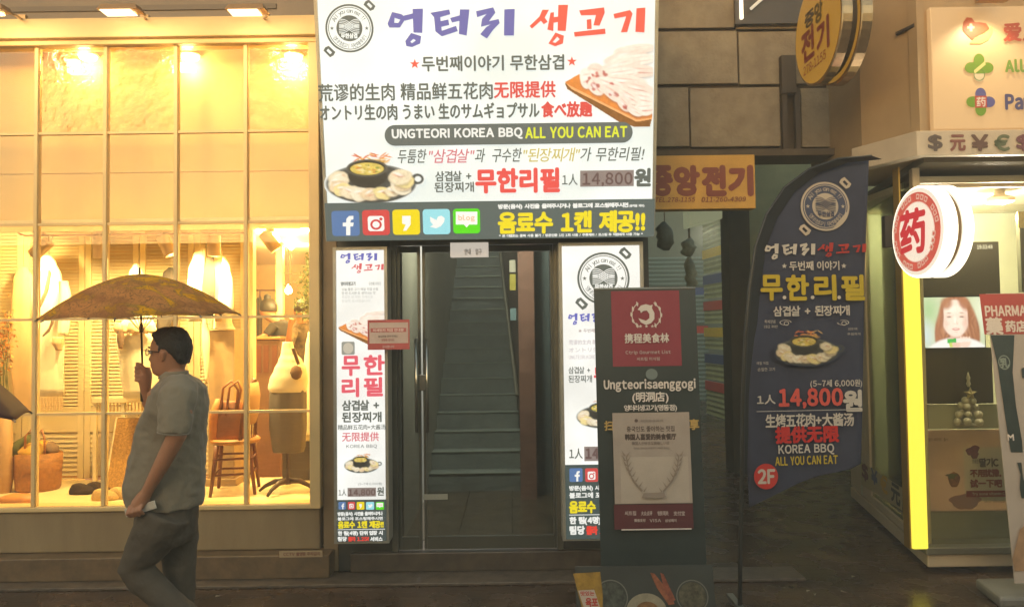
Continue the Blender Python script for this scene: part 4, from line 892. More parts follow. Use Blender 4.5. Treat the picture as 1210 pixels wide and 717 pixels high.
for k, tx in enumerate(('微信支付', 'VISA', '삼성페이')): s.text(tx, 748 + k*18, 611, 761 + k*18, 614.5, tn, bold=.04)

# low dark menu board in front with printed side dishes
t = thing('menu_board', 'low dark food board at the bottom edge with bowls and sausages printed on it', 'menu board', (.7, 3.75, 0))
lowb = mat('board_dark', '#2b2f2a', rough=.4, var=.2, scale=5)
s, W, H, c = banner_face(t, (684, 790), (852, 790), (676, 669), 3.66, 3.78, lowb, 'board_panel', .02)
for u in (.04, W-.07): MB().hexa([c(u,-.09,-.3), c(u+.03,-.09,-.3), c(u+.03,-.09,-.27), c(u,-.09,-.27), c(u,H-.03,-.05), c(u+.03,H-.03,-.05), c(u+.03,H-.03,-.021), c(u,H-.03,-.021)]).build('leg', metal_grey, t)
s.begin()
for (x, y, r, cc) in ((722, 705, 20, '#454840'), (818, 704, 19, '#504c3c')):
    s.ell(x, y, r, r*1.05, pm0('#6c6c62'), hole=.93); s.ell(x, y, r*.86, r*.9, pm0(cc, .5, 40))
s.ell(764, 722, 24, 22, pm0('#8e8670', .15, 20)); s.ell(765, 724, 15, 14, pm0('#7c5a34', .3, 40))
s.poly([(768,676),(773,677),(793,702),(797,713),(790,714),(776,694)], pm0('#8a5238', .3, 40)); s.poly([(780,676),(784,678),(798,708),(792,712),(784,694)], pm0('#804632', .3, 40))
s.end('food_picture')
s.poly([(677,677),(709,675),(712,700),(712,735),(692,735)], pm0('#98762c', .25, 25), 'yellow_packet'); s.poly([(683,697),(702,696),(712,726),(694,730)], pm0('#b8a898'), 'packet_label')
s.text('맛있는', 686, 698, 702, 703, pm0('#b03a30'), bold=.04); s.text('육포', 692, 706, 706, 716, pm0('#b03a30'), bold=.05)

# small red framed notice stuck on the door glass
t = thing('notice', 'small red framed notice taped to the glass at the left door leaf', 'notice', (-.76, 5.12, 1.7))
s, W, H, c = banner_face(t, (434.5, 413), (484, 413), (434.5, 378), 5.12, 5.12, pm0('#c05f5c', .06, 9), 'paper_card', .003)
s.quad(436.5, 381, 482.3, 405.5, pm0('#cdb7ac', .05, 12), 'paper_field'); s.quad(438, 387.5, 480, 392.3, pm0('#c06a68'), 'red_stripe')
s.text('미세먼지 저감 안내문', 441, 388.3, 477, 391.6, pm0('#ead8d0'), bold=.04); s.text('출입문을 닫아 주세요', 447, 396, 470, 398.5, pm0('#7e6c66'), bold=.02)
s.text('냉방중 입니다', 451, 400, 466, 403, pm0('#b06a66'), bold=.02); s.text('감사합니다', 452, 408, 466, 411, pm0('#e0c8c0'), bold=.02)

# ---- feather flag
navy = mat('flag_navy', '#44485c', rough=.75, var=.1, scale=5, bump=.25, bscale=5, trans=.25)
t = thing('feather_flag', 'navy feather flag on a curved pole with pan badge and yellow Korean letters', 'flag', (1.45, 4.62, 0))
Of = P(885, 600, 4.6); s = Sign(Of, (1, .06, 0), (0, 0, 1), t)
edge = [(1028,186),(1024,300),(1021,420),(1018,553),(998,556),(975,561),(950,569),(925,580),(905,590),(886,600),(883,540),(882,470),(885,400),(890,340),(897,295),(910,258),(930,226),(958,204),(990,191)]
flat_uv = [s.uv(*p) for p in edge]
# cloth as a gently rippled sheet: dense grid clipped to the outline by scanlines
def xs_at(v):
    r_ = []
    for i in range(len(flat_uv)):
        (u0, v0), (u1, v1) = flat_uv[i], flat_uv[(i+1) % len(flat_uv)]
        if (v0 - v) * (v1 - v) < 0: r_.append(u0 + (u1-u0) * (v - v0) / (v1 - v0))
    return (min(r_), max(r_)) if len(r_) >= 2 else None
vmin, vmax = min(v for u, v in flat_uv), max(v for u, v in flat_uv)
def rip(u, v): return -.012 + .009 * math.sin(u*9 + v*2.2) * min(1, max(0, (vmax - v))) - .0012 * math.sin(u*21 - v*3)
mb = MB(); rows = []
for j in range(61):
    v = vmin + (vmax - vmin) * (j + .01) / 60.02; q = xs_at(v)
    rows.append([s.pt(q[0] + (q[1]-q[0]) * i / 20, v, rip(q[0] + (q[1]-q[0]) * i / 20, v)) for i in range(21)])
mb.add([p for r_ in rows for p in r_], [(j*21+i, j*21+i+1, (j+1)*21+i+1, (j+1)*21+i) for j in range(60) for i in range(20)])
fl = mb.build('flag_cloth', navy, t, smooth=True, fix=False); sm = fl.modifiers.new('thick', 'SOLIDIFY'); sm.thickness = .0012; sm.offset = -1
# print follows the ripple
def ripple_pt(u, v, w=0): return s.O + s.U*u + s.V*v + s.N*(w + rip(u, v) + .0015)
s.pt = ripple_pt; s.w = .009
pole = [(874,735),(875,640),(877,560),(878,470),(881,400),(886,340),(893,292),(906,254),(927,222),(956,200),(990,188),(1030,184)]
MB().tube([P(x, y, 4.6) for x, y in pole], [.014]*6 + [.012, .011, .01, .009, .008, .006], 10).build('pole', mat('flag_pole', '#2a2b28', rough=.4), t, smooth=True)
sl = MB(); pp = [P(x, y, 4.59) for x, y in pole[1:]]; qq = [P(x + (12 if i > 1 else 8), y + (4 if i > 5 else 0), 4.62) for i, (x, y) in enumerate(pole[1:])]
sl.add(pp + qq, [(i, i+1, i+1+len(pp), i+len(pp)) for i in range(1, len(pp)-1)]); o_ = sl.build('pole_sleeve', mat('sleeve_black', '#23262a', rough=.7), t); o_.modifiers.new('thick', 'SOLIDIFY').thickness = .003
b_ = P(874, 735, 4.6)
MB().box(b_.x-.2, b_.x+.2, 4.58, 4.62, 0.0, .03).box(b_.x-.02, b_.x+.02, 4.4, 4.8, .031, .055).build('cross_base', metal_grey, t)
cr_ = pm0('#bcae9a'); wf = pm0('#c4bcb0'); fy = pm0('#c0a82c'); fr_ = pm0('#b0382e')
logo(s, 975, 244, 29, cr_, pm0('#4a4f66'))
title(s, 1, (903, 288, 962, 307), wf); title(s, 2, (964, 287, 1023, 304), fr_)
star(s, 926, 314.5, 3.4, wf); s.text('두번째 이야기', 932, 309, 990, 319.5, wf, bold=.025); star(s, 995.5, 314.5, 3.4, wf)
for tx, a, b in (('무', 899, 923), ('한', 929, 953), ('리', 961, 985), ('필', 993, 1019)): s.text(tx, a, 326, b, 354, fy, bold=.045)
for x in (926, 958, 989): s.ell(x, 351.5, 2.1, 2.1, wf, 'dot')
s.text('삼겹살 + 된장찌개', 913, 361.5, 1001, 373, wf, bold=.03)
s.text('특제양념', 902, 378, 915, 382, wf); s.text('1등급 국내산', 901, 384, 918, 387.5, wf); s.text('신선한 야채', 999, 387, 1010, 390, wf); s.text('푸짐하게', 998, 393, 1014, 396, wf); s.text('매일 직접', 892, 427, 906, 430.5, wf); s.text('손질한 고기', 893, 434, 914, 438, wf)
for x, y, a0 in ((927, 381, 0), (993, 381, 180)): s.ell(x, y, 7, 3, wf, 'squiggle', hole=.85, a0=a0, a1=a0+300); s.ell(x + 1, y + 1, 3, 2.5, wf, 'squiggle', hole=.75)
stew(s, 951, 410, 38, pm0, 9)
s.text('(5~7세 6,000원)', 956, 448, 1015, 457.5, wf, bold=.02)
s.text('1人', 892, 466, 914, 476.5, wf, bold=.03); s.text('14,800', 919, 459, 992, 481, pm0('#d0584c'), bold=.05); s.text('원', 994, 461, 1014, 484, wf, bold=.06); s.quad(891, 483.5, 1012, 484.4, pm0('#a8a4a0'), 'rule_line')
s.text('生烤五花肉+大酱汤', 902, 488, 1005, 503, wf, bold=.03); s.text('提供无限', 914, 503, 988, 521.5, pm0('#c0302c'), bold=.05)
s.text('KOREA BBQ', 917, 524, 983, 536, wf, bold=.03); s.text('ALL YOU CAN EAT', 913, 537.5, 987, 547.5, fy, bold=.03)
s.ell(902, 561, 14, 15, pm0('#c23a34'), 'red_disc'); s.text('2F', 893, 553, 912, 569, wf, bold=.05)
# ================================================================== pharmacy kiosk on the right
t = thing('pharmacy_kiosk', 'pharmacy shopfront with a yellow lit corner and a cream fascia on the right', 'shop', (3.5, 5.3, 0))
px_ = (2.93, 5.32); pb = (3.40, 7.55)
kc = mat('kiosk_cream', '#c4b394', rough=.5, var=.08, scale=3, bump=.05, bscale=20); kg = mat('kiosk_steel', '#8d8a78', rough=.3, metal=.6, var=.1, scale=4)
kin = mat('kiosk_interior', '#c4c8b0', rough=.6, var=.05)
XE = 8.5
z_sill = P(1140, 646, 5.32).z; z_skirt = P(1140, 650, 5.32).z
MB().prism([(px_[0], 5.32), (XE, 5.32), (XE, 7.55), (pb[0], pb[1])], .03, z_skirt - .02).build('base_plinth', kc, t, bevel=.01)
MB().prism([(px_[0]-.03, 5.28), (XE, 5.28), (XE, 5.5), (px_[0], 5.5)], z_skirt-.018, z_sill+.01).build('sill', kg, t, bevel=.006)
# side wall: low pale panel, then glass with stickers
d = Vector((pb[0]-px_[0], pb[1]-px_[1], 0)); dn = d.normalized(); nn = Vector((dn.y, -dn.x, 0))     # nn points inwards (right)
def side(a, b_, z0, z1, thick=.05, off=0): p = Vector((px_[0], px_[1], 0)) + dn*a - nn*off; q = Vector((px_[0], px_[1], 0)) + dn*b_ - nn*off; return [(p.x, p.y), (q.x, q.y), ((q+nn*thick).x, (q+nn*thick).y), ((p+nn*thick).x, (p+nn*thick).y)], z0, z1
zg = .34
for a, b_, z0, z1, nm in ((.06, .14, z_skirt, 2.9, 'corner_post'), (1.5, 1.62, z_skirt, 2.9, 'side_post'), (.141, 1.499, z_skirt, z_skirt+.06, 'side_rail'), (1.621, 2.25, z_skirt, 2.9, 'side_panel')): MB().prism(*side(a, b_, z0, z1)).build(nm, kc, t, bevel=.004)
MB().prism(*side(.141, 1.499, z_skirt+.061, 2.9, .008, -.02)).build('side_glass', glass('kiosk_glass', '#dce2cc', refl=.8, rough=.05), t)
MB().prism(*side(.5, 1.45, z_skirt, 2.85, .01, -.14)).build('frosted_liner', mat('frosted_pane', '#b4c2a4', rough=.4), t)
sS = Sign(Vector((px_[0], px_[1], .3)) + dn*1.62 - nn*.002, -dn, (0, 0, 1), t)
sS.flat([sS.uv(1017.5, 545), sS.uv(1017.5, 572), sS.uv(1066.5, 603), sS.uv(1066.5, 576)], [(0,1,2,3)], mat('sticker_beige', '#b3a57c'), 'sticker_strip')
for ch, x0, y0, x1, y1, cc in (('$', 1019, 549, 1026, 567, '#6a3038'), ('¥', 1030, 555, 1037, 571, '#4c5a78'), ('€', 1041, 562, 1049, 581, '#c8a038'), ('元', 1054, 573, 1064, 594, '#3c3c38')): sS.text(ch, x0, y0, x1, y1, mat('ink_side_' + cc[1:], cc), bold=.06)
MB().box(XE, XE+.2, 4.9, 7.6, .02, 4.3).build('end_wall', kc, t)
# yellow corner light
yl = thing('corner_light', 'tall yellow glowing corner light strip of the pharmacy', 'light strip', (2.95, 5.24, 0))
a0, a1 = P(1078, 636, 5.24), P(1097, 636, 5.24)
MB().box(a0.x+.0, a1.x - .0, 5.235, 5.33, z_sill+.012, P(1085, 300, 5.24).z).build('tube_cover', mat('yellow_strip_glow', '#e8d84a', emit=1.25, ecol='#f4e24a', rough=.4, var=.0), yl, bevel=.012)
MB().box(a0.x-.012, a0.x-.001, 5.25, 5.33, z_sill+.012, 2.88).build('edge_trim', mat('gold_trim', '#b08c3c', rough=.35, metal=.6), yl)
# front
MB().box(a1.x+.01, XE, 5.36, 5.366, z_sill+.012, 2.62).build('front_glass', glass('kiosk_front_glass', '#f4f5ec', refl=.6, rough=.02), t)
MB().box(3.3, XE, 7.0, 7.1, z_skirt, 2.9).build('back_wall', kin, t)
MB().box(px_[0]+.1, XE, 5.45, 7.0, 2.80, 2.85).build('ceiling', mat('kiosk_ceiling', '#b8b094', rough=.6), t)
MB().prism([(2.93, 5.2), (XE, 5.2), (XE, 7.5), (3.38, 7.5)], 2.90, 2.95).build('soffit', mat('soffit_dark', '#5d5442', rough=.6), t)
MB().pbox(1095, 603, 1230, 637, 5.52, .03).build('lower_panel', mat('lower_panel_grey', '#a09e8a', rough=.4, metal=.3), t)
MB().pbox(1097, 477, 1240, 506, 5.62, .03).build('display_shelf', mat('shelf_grey', '#b4b49a', rough=.5), t)
blk = mat('black_gloss_panel', '#4c463a', rough=.12, var=.1, scale=2)
MB().pbox(1089, 286, 1181, 350, 5.58, .04).pbox(1092, 411, 1173, 477, 5.58, .04).build('black_panel', blk, t)
MB().pbox(1206, 253, 1250, 345, 5.6, .04).build('black_cabinet', blk, t); MB().pbox(1203, 250, 1250, 269, 5.58, .015).build('gold_trim', mat('gold_mesh', '#a88c4c', rough=.4, metal=.7, var=.3, scale=120), t)
s = Sign(P(1089, 350, 5.578), (1, 0, 0), (0, 0, 1), t); s.text('19:33:48', 1154.5, 289.5, 1172.5, 294, mat('clock_white', '#f0ead8', emit=.9, ecol='#f0ead8'), bold=.03)
# downlight in the kiosk ceiling
q = P(1181, 238, 5.75); r_ = thing('downlight', 'flat white downlight in the pharmacy ceiling at the upper right', 'lamp', q)
MB().lathe(q, [(.10, -.005), (.105, .02), (.04, .05), (.03, .14)], 20).build('lamp_housing', kc, r_); MB().lathe(q, [(.09, -.009), (.07, -.012)], 20).build('lamp_lens', mat('kiosk_lamp', '#fff4dc', emit=5, ecol='#fff0d0'), r_)
lamp('lamp_light', 'POINT', q + Vector((0, 0, -.1)), 20, r_, .06, col=(1, .84, .6))
q = Vector((3.42, 5.44, 2.76)); r_ = thing('fill_lamp', 'unseen slim lamp added under the fascia to brighten the pharmacy window display', 'lamp', q)
MB().box(q.x-.4, q.x+.4, q.y-.02, q.y+.02, q.z, q.z+.03).build('lamp_body', kc, r_); lamp('lamp_light', 'AREA', (q.x, q.y, q.z-.01), 7, r_, .3, rot=(0, .05, -1), col=(1, .88, .68))  # added to brighten the window display, hidden by the fascia
q = Vector((3.7, 6.5, 2.76)); r_ = thing('downlight', 'unseen downlight added deep inside the pharmacy to light the poster from behind', 'lamp', q)
MB().lathe(q, [(.10, -.005), (.105, .02), (.04, .035)], 20).build('lamp_housing', kc, r_); MB().lathe(q, [(.09, -.009), (.07, -.012)], 20).build('lamp_lens', mat('kiosk_lamp'), r_)
lamp('lamp_light', 'POINT', q + Vector((0, 0, -.1)), 26, r_, .06, col=(1, .88, .68))  # extra downlight added to light the poster's back and the rear wall
# screen
t = thing('video_screen', 'bright advertising screen showing a smiling woman in the pharmacy window', 'screen', P(1126, 380, 5.5))
MB().pbox(1088.5, 349.5, 1164, 411.5, 5.5, .06).build('bezel', mat('bezel_black', '#1c1c18', rough=.3), t)
s = Sign(P(1089, 411, 5.497), (1, 0, 0), (0, 0, 1), t)
portrait(s, 1089.5, 351, 1163, 410.5)
# ornament tree on the shelf
q = P(1145, 502, 5.55); t = thing('ornament_tree', 'small silver ornament tree of baubles with a star on the pharmacy shelf', 'ornament', q)
sil = mat('bauble_silver', '#c8c4b0', rough=.3, metal=.4, var=.25, scale=20); cr2 = mat('bauble_cream', '#dcd4bc', rough=.3)
rnd = random.Random(4)
for j, (ny_, cnt, hh, rad) in enumerate(((0, 6, .03, .085), (1, 5, .085, .07), (2, 4, .14, .05), (3, 3, .185, .03))):
    for k in range(cnt):
        a = 2*math.pi*k/cnt + j*.5; c_ = q + Vector((math.cos(a)*rad, math.sin(a)*rad*.7, hh + rnd.uniform(-.008, .008))); r = rnd.uniform(.022, .03)
        MB().lathe(c_, [(r*math.sin(math.pi*i/8), -r*math.cos(math.pi*i/8)) for i in range(9)], 12).build('bauble', rnd.choice((sil, cr2)), t, smooth=True)
MB().lathe(q, [(.07, 0), (.072, .01), (.012, .02), (.012, .2)], 16).build('stand', sil, t)
c_ = q + Vector((0, -.03, .235)); v = [c_ + Vector((math.sin(k*math.pi/5) * (.055 if k % 2 == 0 else .024), 0, math.cos(k*math.pi/5) * (.055 if k % 2 == 0 else .024))) for k in range(10)] + [c_ + Vector((0, -.02, 0)), c_ + Vector((0, .02, 0))]
MB().add(v, [(k, (k+1) % 10, 10) for k in range(10)] + [((k+1) % 10, k, 11) for k in range(10)]).build('star', mat('star_gold', '#b5a678', rough=.3, metal=.5), t)
MB().loft([(c_.x, c_.y+.02, c_.z + .05 + .11*j/5, .016*f, .016*f) for j, f in enumerate((.4, 1, .6, .9, .5, .1))], 10).build('finial', cr2, t, smooth=True)
# pink poster in the lower window
t = thing('window_poster', 'pale pink strawberry poster with Korean and Chinese lettering low in the pharmacy window', 'poster', P(1150, 555, 5.4))
MB().pbox(1095, 507, 1236, 603, 5.5, .008).build('poster_sheet', mat('poster_pink', '#dcc6b8', rough=.5, trans=.7, var=.06, scale=4), t)
s = Sign(P(1095, 603, 5.498), (1, 0, 0), (0, 0, 1), t); rd = mat('poster_red', '#8c3c3c'); pk = mat('poster_dark', '#503c38')
s.text('딸기 비타민C 출시', 1097, 517, 1120, 521, pk); s.quad(1139, 528, 1195, 592, mat('poster_card', '#d4c8b4'), 'print_panel')
s.begin()
for x, y in ((1146, 533), (1152, 530), (1151, 537)): s.ell(x, y, 5, 4.5, mat('berry', '#7c3c44', var=.3, scale=60), wob=.08)
s.ell(1127, 566, 7, 9, mat('berry2', '#8c6044', var=.4, scale=60), wob=.05); s.ell(1124, 562, 6, 3, mat('leafy', '#5c6038'), wob=.2); s.ell(1140, 592, 18, 9, mat('blush', '#a4807a'), wob=.08)
s.end('fruit_picture')
s.text('상큼한', 1148, 542, 1156, 547, pk); s.text('딸기C', 1157, 541, 1179, 551, pk, bold=.05)
s.text('不用犹豫,', 1146, 554, 1182, 563, rd, bold=.06); s.text('试一下吧', 1146, 566, 1183, 575, rd, bold=.06)
s.quad(1141, 579, 1188, 586.5, mat('poster_redbar', '#8a3430'), 'red_bar'); s.text('Try some vitamin C', 1148, 581, 1186, 585, mat('poster_card'), bold=.03); s.text('1box 10,000원', 1162, 590, 1186, 593.5, pk)

# fascia with glowing sign, currency strip
t = thing('pharmacy_fascia', 'cream boxed fascia of the pharmacy with its slanting left end panel', 'fascia', (3.4, 5.2, 3.5))
z0, z1 = 2.96, 4.3
fm = mat('fascia_cream', '#a28a68', rough=.55, var=.10, scale=2, bump=.04, bscale=12)
MB().prism([(2.80, 5.0), (2.60, 5.42), (2.62, 6.4), (XE, 6.4), (XE, 5.0)], z0, z1).build('fascia_box', fm, t, bevel=.006)
MB().prism([(2.79, 4.985), (2.765, 5.05), (2.80, 5.06), (2.84, 4.999), (2.84, 4.985)], z0+.1, z1+.02).build('corner_trim', fm, t)
q = P(1066, 37, 5.1); MB().tube([(q.x-.03, 5.12, q.z-.01), (q.x+.03, 5.0, q.z+.0)], .013, 8).build('conduit_stub', mat('duct_dark'), t)
zt, zb_ = P(1150, 154, 4.94).z, P(1150, 183, 4.94).z
MB().prism([(2.74, 4.94), (2.52, 5.42), (2.6, 5.44), (2.82, 4.999), (XE, 4.999), (XE, 4.94)], zb_, zt).build('currency_band', mat('band_pale', '#b6a894', rough=.5, var=.06), t, bevel=.004)
s = Sign(P(1085, 183, 4.937), (1, 0, 0), (0, 0, 1), t)
for ch, a, b_, cc in (('$', 1097, 1113, '#574c48'), ('元', 1123, 1140, '#7a4c44'), ('¥', 1148, 1167, '#5e463c'), ('€', 1175, 1192, '#5c644c'), ('$', 1201, 1216, '#6e464c'), ('元', 1226, 1243, '#7a4c44')): s.text(ch, a, 160, b_, 178, mat('ink_band_' + cc[1:], cc), bold=.05)
t = thing('pharmacy_sign', 'warm glowing panel with a heart, two clover crosses and cut off lettering above the pharmacy', 'sign', (3.3, 4.96, 3.5))
ws = mat('pharmacy_panel_glow', '#e8cfa4', rough=.4, emit=.6, ecol='#f0b878')
xl = P(1101, 80, 4.95).x; MB().box(xl, XE-.1, 4.95, 4.998, P(1150, 153, 4.95).z, P(1150, 8, 4.95).z).build('lit_panel', ws, t, bevel=.008)
s = Sign((xl, 4.947, 3.1), (1, 0, 0), (0, 0, 1), t); pp_ = printer('pharm', .55)
s.begin(); hr = pp_('#c86038'); s.poly([(1154,51),(1145,44),(1138,36),(1138,27),(1142,21),(1148,21.5),(1152,27),(1157,26.5),(1165,28),(1169,34),(1166,39),(1158,41),(1151,46)], hr)
s.quad(1143, 31.5, 1151, 34.2, ws); s.quad(1145.6, 28.5, 1148.6, 37.5, ws)
s.poly([(1146,51),(1152,45),(1160,42),(1168,36),(1172,31),(1173,38),(1168,47),(1159,52),(1147,52)], pp_('#d8cc78')); s.end('heart_logo')
def clover(cx_, cy_, cols_):
    s.begin()
    for (dx_, dy_), cc in zip(((0,-9),(9.5,0),(0,9),(-9.5,0)), cols_): s.ell(cx_+dx_, cy_+dy_, 7.6 if dx_ else 6.4, 7.6 if dy_ else 6.4, pp_(cc))
    s.quad(cx_-7, cy_-7, cx_+7, cy_+7, pp_(cols_[0] if cols_[0] != '#6c648c' else '#c8583c'))
clover(1156.5, 80.5, ('#7c9c30', '#7c9c30', '#e8d0a0', '#7c9c30')); s.ell(1156.5, 89, 6.6, 7, pp_('#6c8838'), hole=.88); s.poly([(1150,84),(1163,73),(1164,77),(1151,88)], pp_('#e8d884')); s.end('clover_logo')
clover(1158, 121, ('#6c648c', '#6c648c', '#7c9c30', '#7c9c30')); s.quad(1151.5, 114, 1165, 128, pp_('#c8583c')); s.text('药', 1153, 115.5, 1163.5, 126.5, pp_('#f0dcc0'), bold=.02); s.end('clover_logo')
s.text('爱人药局', 1185, 28, 1272, 49, pp_('#c8583c'), bold=.045); s.text('All Pharmacy', 1187, 71, 1290, 89, pp_('#84a040'), bold=.05); s.text('Paradise', 1187, 111, 1265, 129.5, pp_('#5c5470'), bold=.055)
q = P(1176, 1, 4.8); 
lt = thing('sign_lamp', 'small lamp over the glowing pharmacy panel at the top right', 'lamp', q)
MB().hexa([(q.x-.1, 4.74, q.z), (q.x+.1, 4.74, q.z), (q.x+.1, 4.86, q.z+.01), (q.x-.1, 4.86, q.z+.01), (q.x-.07, 4.76, q.z+.04), (q.x+.07, 4.76, q.z+.04), (q.x+.07, 4.85, q.z+.05), (q.x-.07, 4.85, q.z+.05)]).build('lamp_head', mat('lamp_head'), lt); MB().tube([(q.x, 4.85, q.z+.03), (q.x, 5.0, q.z+.1)], .01, 8).build('arm', mat('lamp_arm'), lt)
lamp('lamp_light', 'SPOT', (q.x, 4.78, q.z-.02), 9, lt, .04, rot=(-.05, .22, -1), angle=120, col=(1, .75, .42))

# round glowing double sign
t = thing('round_light_sign', 'glowing round double faced sign with a red Chinese medicine character in a red ring', 'sign', (2.4, 4.7, 2.1))
axp = Vector((1, .04, 0)).normalized(); cP = P(1084, 274, 4.75); rP = 54.5*4.75/874
rimw = mat('rim_glow', '#fff8e8', emit=2.6, ecol='#fff4dc'); facew = mat('round_face_glow', '#f2e6d0', emit=.95, ecol='#f6e8d2')
drum(t, cP, axp, rP, .075, rimw, facew); drum(t, cP + axp*.12, axp, rP, .055, rimw, facew)
MB().lathe(cP + axp*.078, [(rP*.9, 0), (rP*.9, .04)], 40, axp).build('hub', mat('hub_brown', '#6e5a38', rough=.6), t)
MB().tube([(cP.x+.1, 4.75, cP.z), (cP.x+.1, 5.2, cP.z), (2.93, 5.34, cP.z)], .018, 8).pbox(1046, 255, 1057, 292, 5.33, .05).build('bracket_arm', mat('hub_dark'), t)
s = Sign(cP - axp*.006, Vector((axp.y, -axp.x, 0)), (0, 0, 1), t); rp = printer('round', .8)
def uvell(r0, r1, m, nm, n_=48, a0=0, a1=360):
    pts = [(r1*math.cos(R(a0+(a1-a0)*k/n_)), r1*math.sin(R(a0+(a1-a0)*k/n_))) for k in range(n_+1)] + [(r0*math.cos(R(a0+(a1-a0)*k/n_)), r0*math.sin(R(a0+(a1-a0)*k/n_))) for k in range(n_+1)]
    return s.flat(pts, [(k, k+1, k+1+n_+1, k+n_+1) for k in range(n_)], m, nm)
s.begin(); uvell(rP*.66, rP*.86, rp('#d8604e'), 'ring'); uvell(rP*.645, rP*.655, rp('#e89880'), 'ring'); lt_ = rp('#e8b8a0')
for k in range(8):
    for j in range(3):
        a = k*45 + 9 + j*11; uvell(rP*.70, rP*.82, lt_, 'key', 4, a, a+8.5)
        uvell(rP*.735, rP*.79, rp('#d8604e'), 'key', 4, a+2, a+6.5)
s.end('ring_pattern')
s.text('药', 0, 0, 0, 0, rp('#d63c40'), bold=.04, uvbox=(-rP*.45, -rP*.45, rP*.45, rP*.47))

# ---- red and white pharmacy banner stand
t = thing('standing_banner', 'white banner stand with a red pharmacy header and mascara pictures at the right edge', 'banner', (3.3, 4.75, 0))
s, W, H, c = banner_face(t, (1199, 688), (1330, 688), (1157, 347), 4.72, 4.9, mat('banner_white', '#b5a696', rough=.45, var=.05, scale=4), 'banner_sheet')
hd = mat('banner_red', '#b4483c', rough=.45)
s.poly([(1157,347.5),(1290,346),(1292,394),(1163,395)], hd, 'red_header')
wk = mat('banner_ink_white', '#e0d0c0'); s.text('PHARMACY', 1164, 361, 1228, 373, wk, bold=.045); s.text('藥', 1165, 375.5, 1184, 395, wk, bold=.045); s.text('药店', 1188, 379, 1212, 392, wk, bold=.045)
dkp = mat('mascara_dark', '#343c36', rough=.3, var=.2, scale=10)
s.poly([(1170,396),(1198,396),(1196,440),(1200,480),(1207,520),(1208,534),(1194,534),(1190,512),(1184,470),(1178,430)], dkp, 'mascara_picture'); s.ell(1186, 428, 7, 8.5, mat('mascara_badge', '#8c9484'), 'mascara_badge', hole=.85); s.text('乳', 1181, 423, 1191, 434, mat('mascara_badge'), bold=.04)
s.text('M', 1190, 513, 1197, 520, wk, bold=.05); s.poly([(1201,546),(1206,546),(1208,565),(1213,578),(1211,588),(1206,588),(1204,576),(1205,560)], dkp, 'mascara_picture'); s.poly([(1206,435),(1225,430),(1225,450),(1207,446)], dkp, 'mascara_picture')
s.poly([(1195,660),(1204,625),(1216,615),(1260,615),(1260,672),(1198,674)], mat('skin_print', '#a4805c', var=.2, scale=8), 'hand_picture')
g0 = P(1163, 690, 4.8); MB().prism([(g0.x-.02, 4.62), (g0.x+.9, 4.62), (g0.x+.9, 4.98), (g0.x+.05, 4.98)], .0, .07).build('water_base', mat('base_grey', '#77746a', rough=.45, var=.1), t, bevel=.02)
MB().tube([c(W/2, 0, -.03), c(W/2, H, -.02)], .01, 8).build('support_pole', metal_grey, t)
# small litter on the wet road
LD = ('in front of the pharmacy corner, near the 2F flag', 'close to the bottom edge, middle of the cluster', 'just left of the middle of the cluster', 'long bent one at the bottom edge', 'far back under the 2F disc of the flag', 'far back at the foot of the pharmacy side wall', 'on the pavement right of the walking man')
for k, (px, py, L, a) in enumerate(((1009, 681, .022, .3), (963, 702, .025, 1.1), (955, 698, .014, .2), (997, 699, .03, 2.0), (923, 614, .03, .1), (975, 630, .016, .5), (258, 704, .022, .5))):
    g = G(px, py, .004)
    u = Vector((math.cos(a), math.sin(a)*.6, 0))*L; v = Vector((-u.y, u.x, 0))*.3
    o = MB().add([g-u-v, g+u-v*.6 + Vector((0,0,.006)), g+u*.8+v, g-u*.7+v + Vector((0,0,.009))], [(0,1,2,3)])
    ob = o.build('paper_scrap', mat('scrap_white', '#9c947e', rough=.6), None, fix=False); tag(ob, 'tiny pale scrap, ' + LD[k], 'litter', 'paper scraps on the wet ground')
t = thing('floor_plaque', 'small pale lettered plaque lying on the ledge at the corner of the clothes shop', 'plaque', G(356, 654, .15))
MB().pbox(330, 650.5, 381, 658, YW-.137, .006).build('plaque_plate', mat('plaque_pale', '#b09a78', rough=.5), t)
s = Sign(P(330, 658, YW-.14), (1, 0, 0), (0, 0, 1), t); s.text('CCTV 촬영중 주차금지', 335, 652, 378, 656, mat('plaque_ink', '#7a4030'), bold=.03)
# ================================================================== things on show in the clothes shop window
def garment(mb, prof, Y, ratio=.35, n=36, fold=.03, freq=6, seed=0, lean=0):
    rg = []
    for (y, xl, xr) in prof:
        q = P((xl+xr)/2, y, Y); rx = abs(P(xr, y, Y).x - P(xl, y, Y).x)/2; rg.append((q.x, q.y, q.z, rx, max(.012, min(rx*ratio, .14))))
    # finer rings
    out = []
    for i in range(len(rg)-1):
        for k in range(4):
            f = k/4; f2 = f*f*(3-2*f); out.append(tuple(a + (b-a)*f2 if j != 2 else a + (b-a)*f for j, (a, b) in enumerate(zip(rg[i], rg[i+1]))))
    out.append(rg[-1]); return mb.loft(out, n, fold, freq, True, seed)
cl_cream = mat('coat_cream', '#eadcb8', rough=.9, var=.05, scale=6, bump=.1, bscale=80, sheen=.3)
cl_tan = mat('cloth_tan', '#d9b684', rough=.9, var=.08, scale=5, bump=.1, bscale=60)
cl_brown = mat('cloth_brown', '#7d6248', rough=.9, var=.12, scale=6)
cl_dark = mat('cloth_dark', '#4c4238', rough=.9, var=.15, scale=6)
leather = mat('leather_brown', '#a0683e', rough=.5, var=.15, scale=9, bump=.1, bscale=50)
leather_o = mat('leather_orange', '#d08a4a', rough=.45, var=.1, scale=9)
wood = mat('chair_wood', '#6e3f24', rough=.4, var=.2, scale=8, stretch=(1, 1, .2))
fl0 = lambda px, py: G(px, py, Zp)

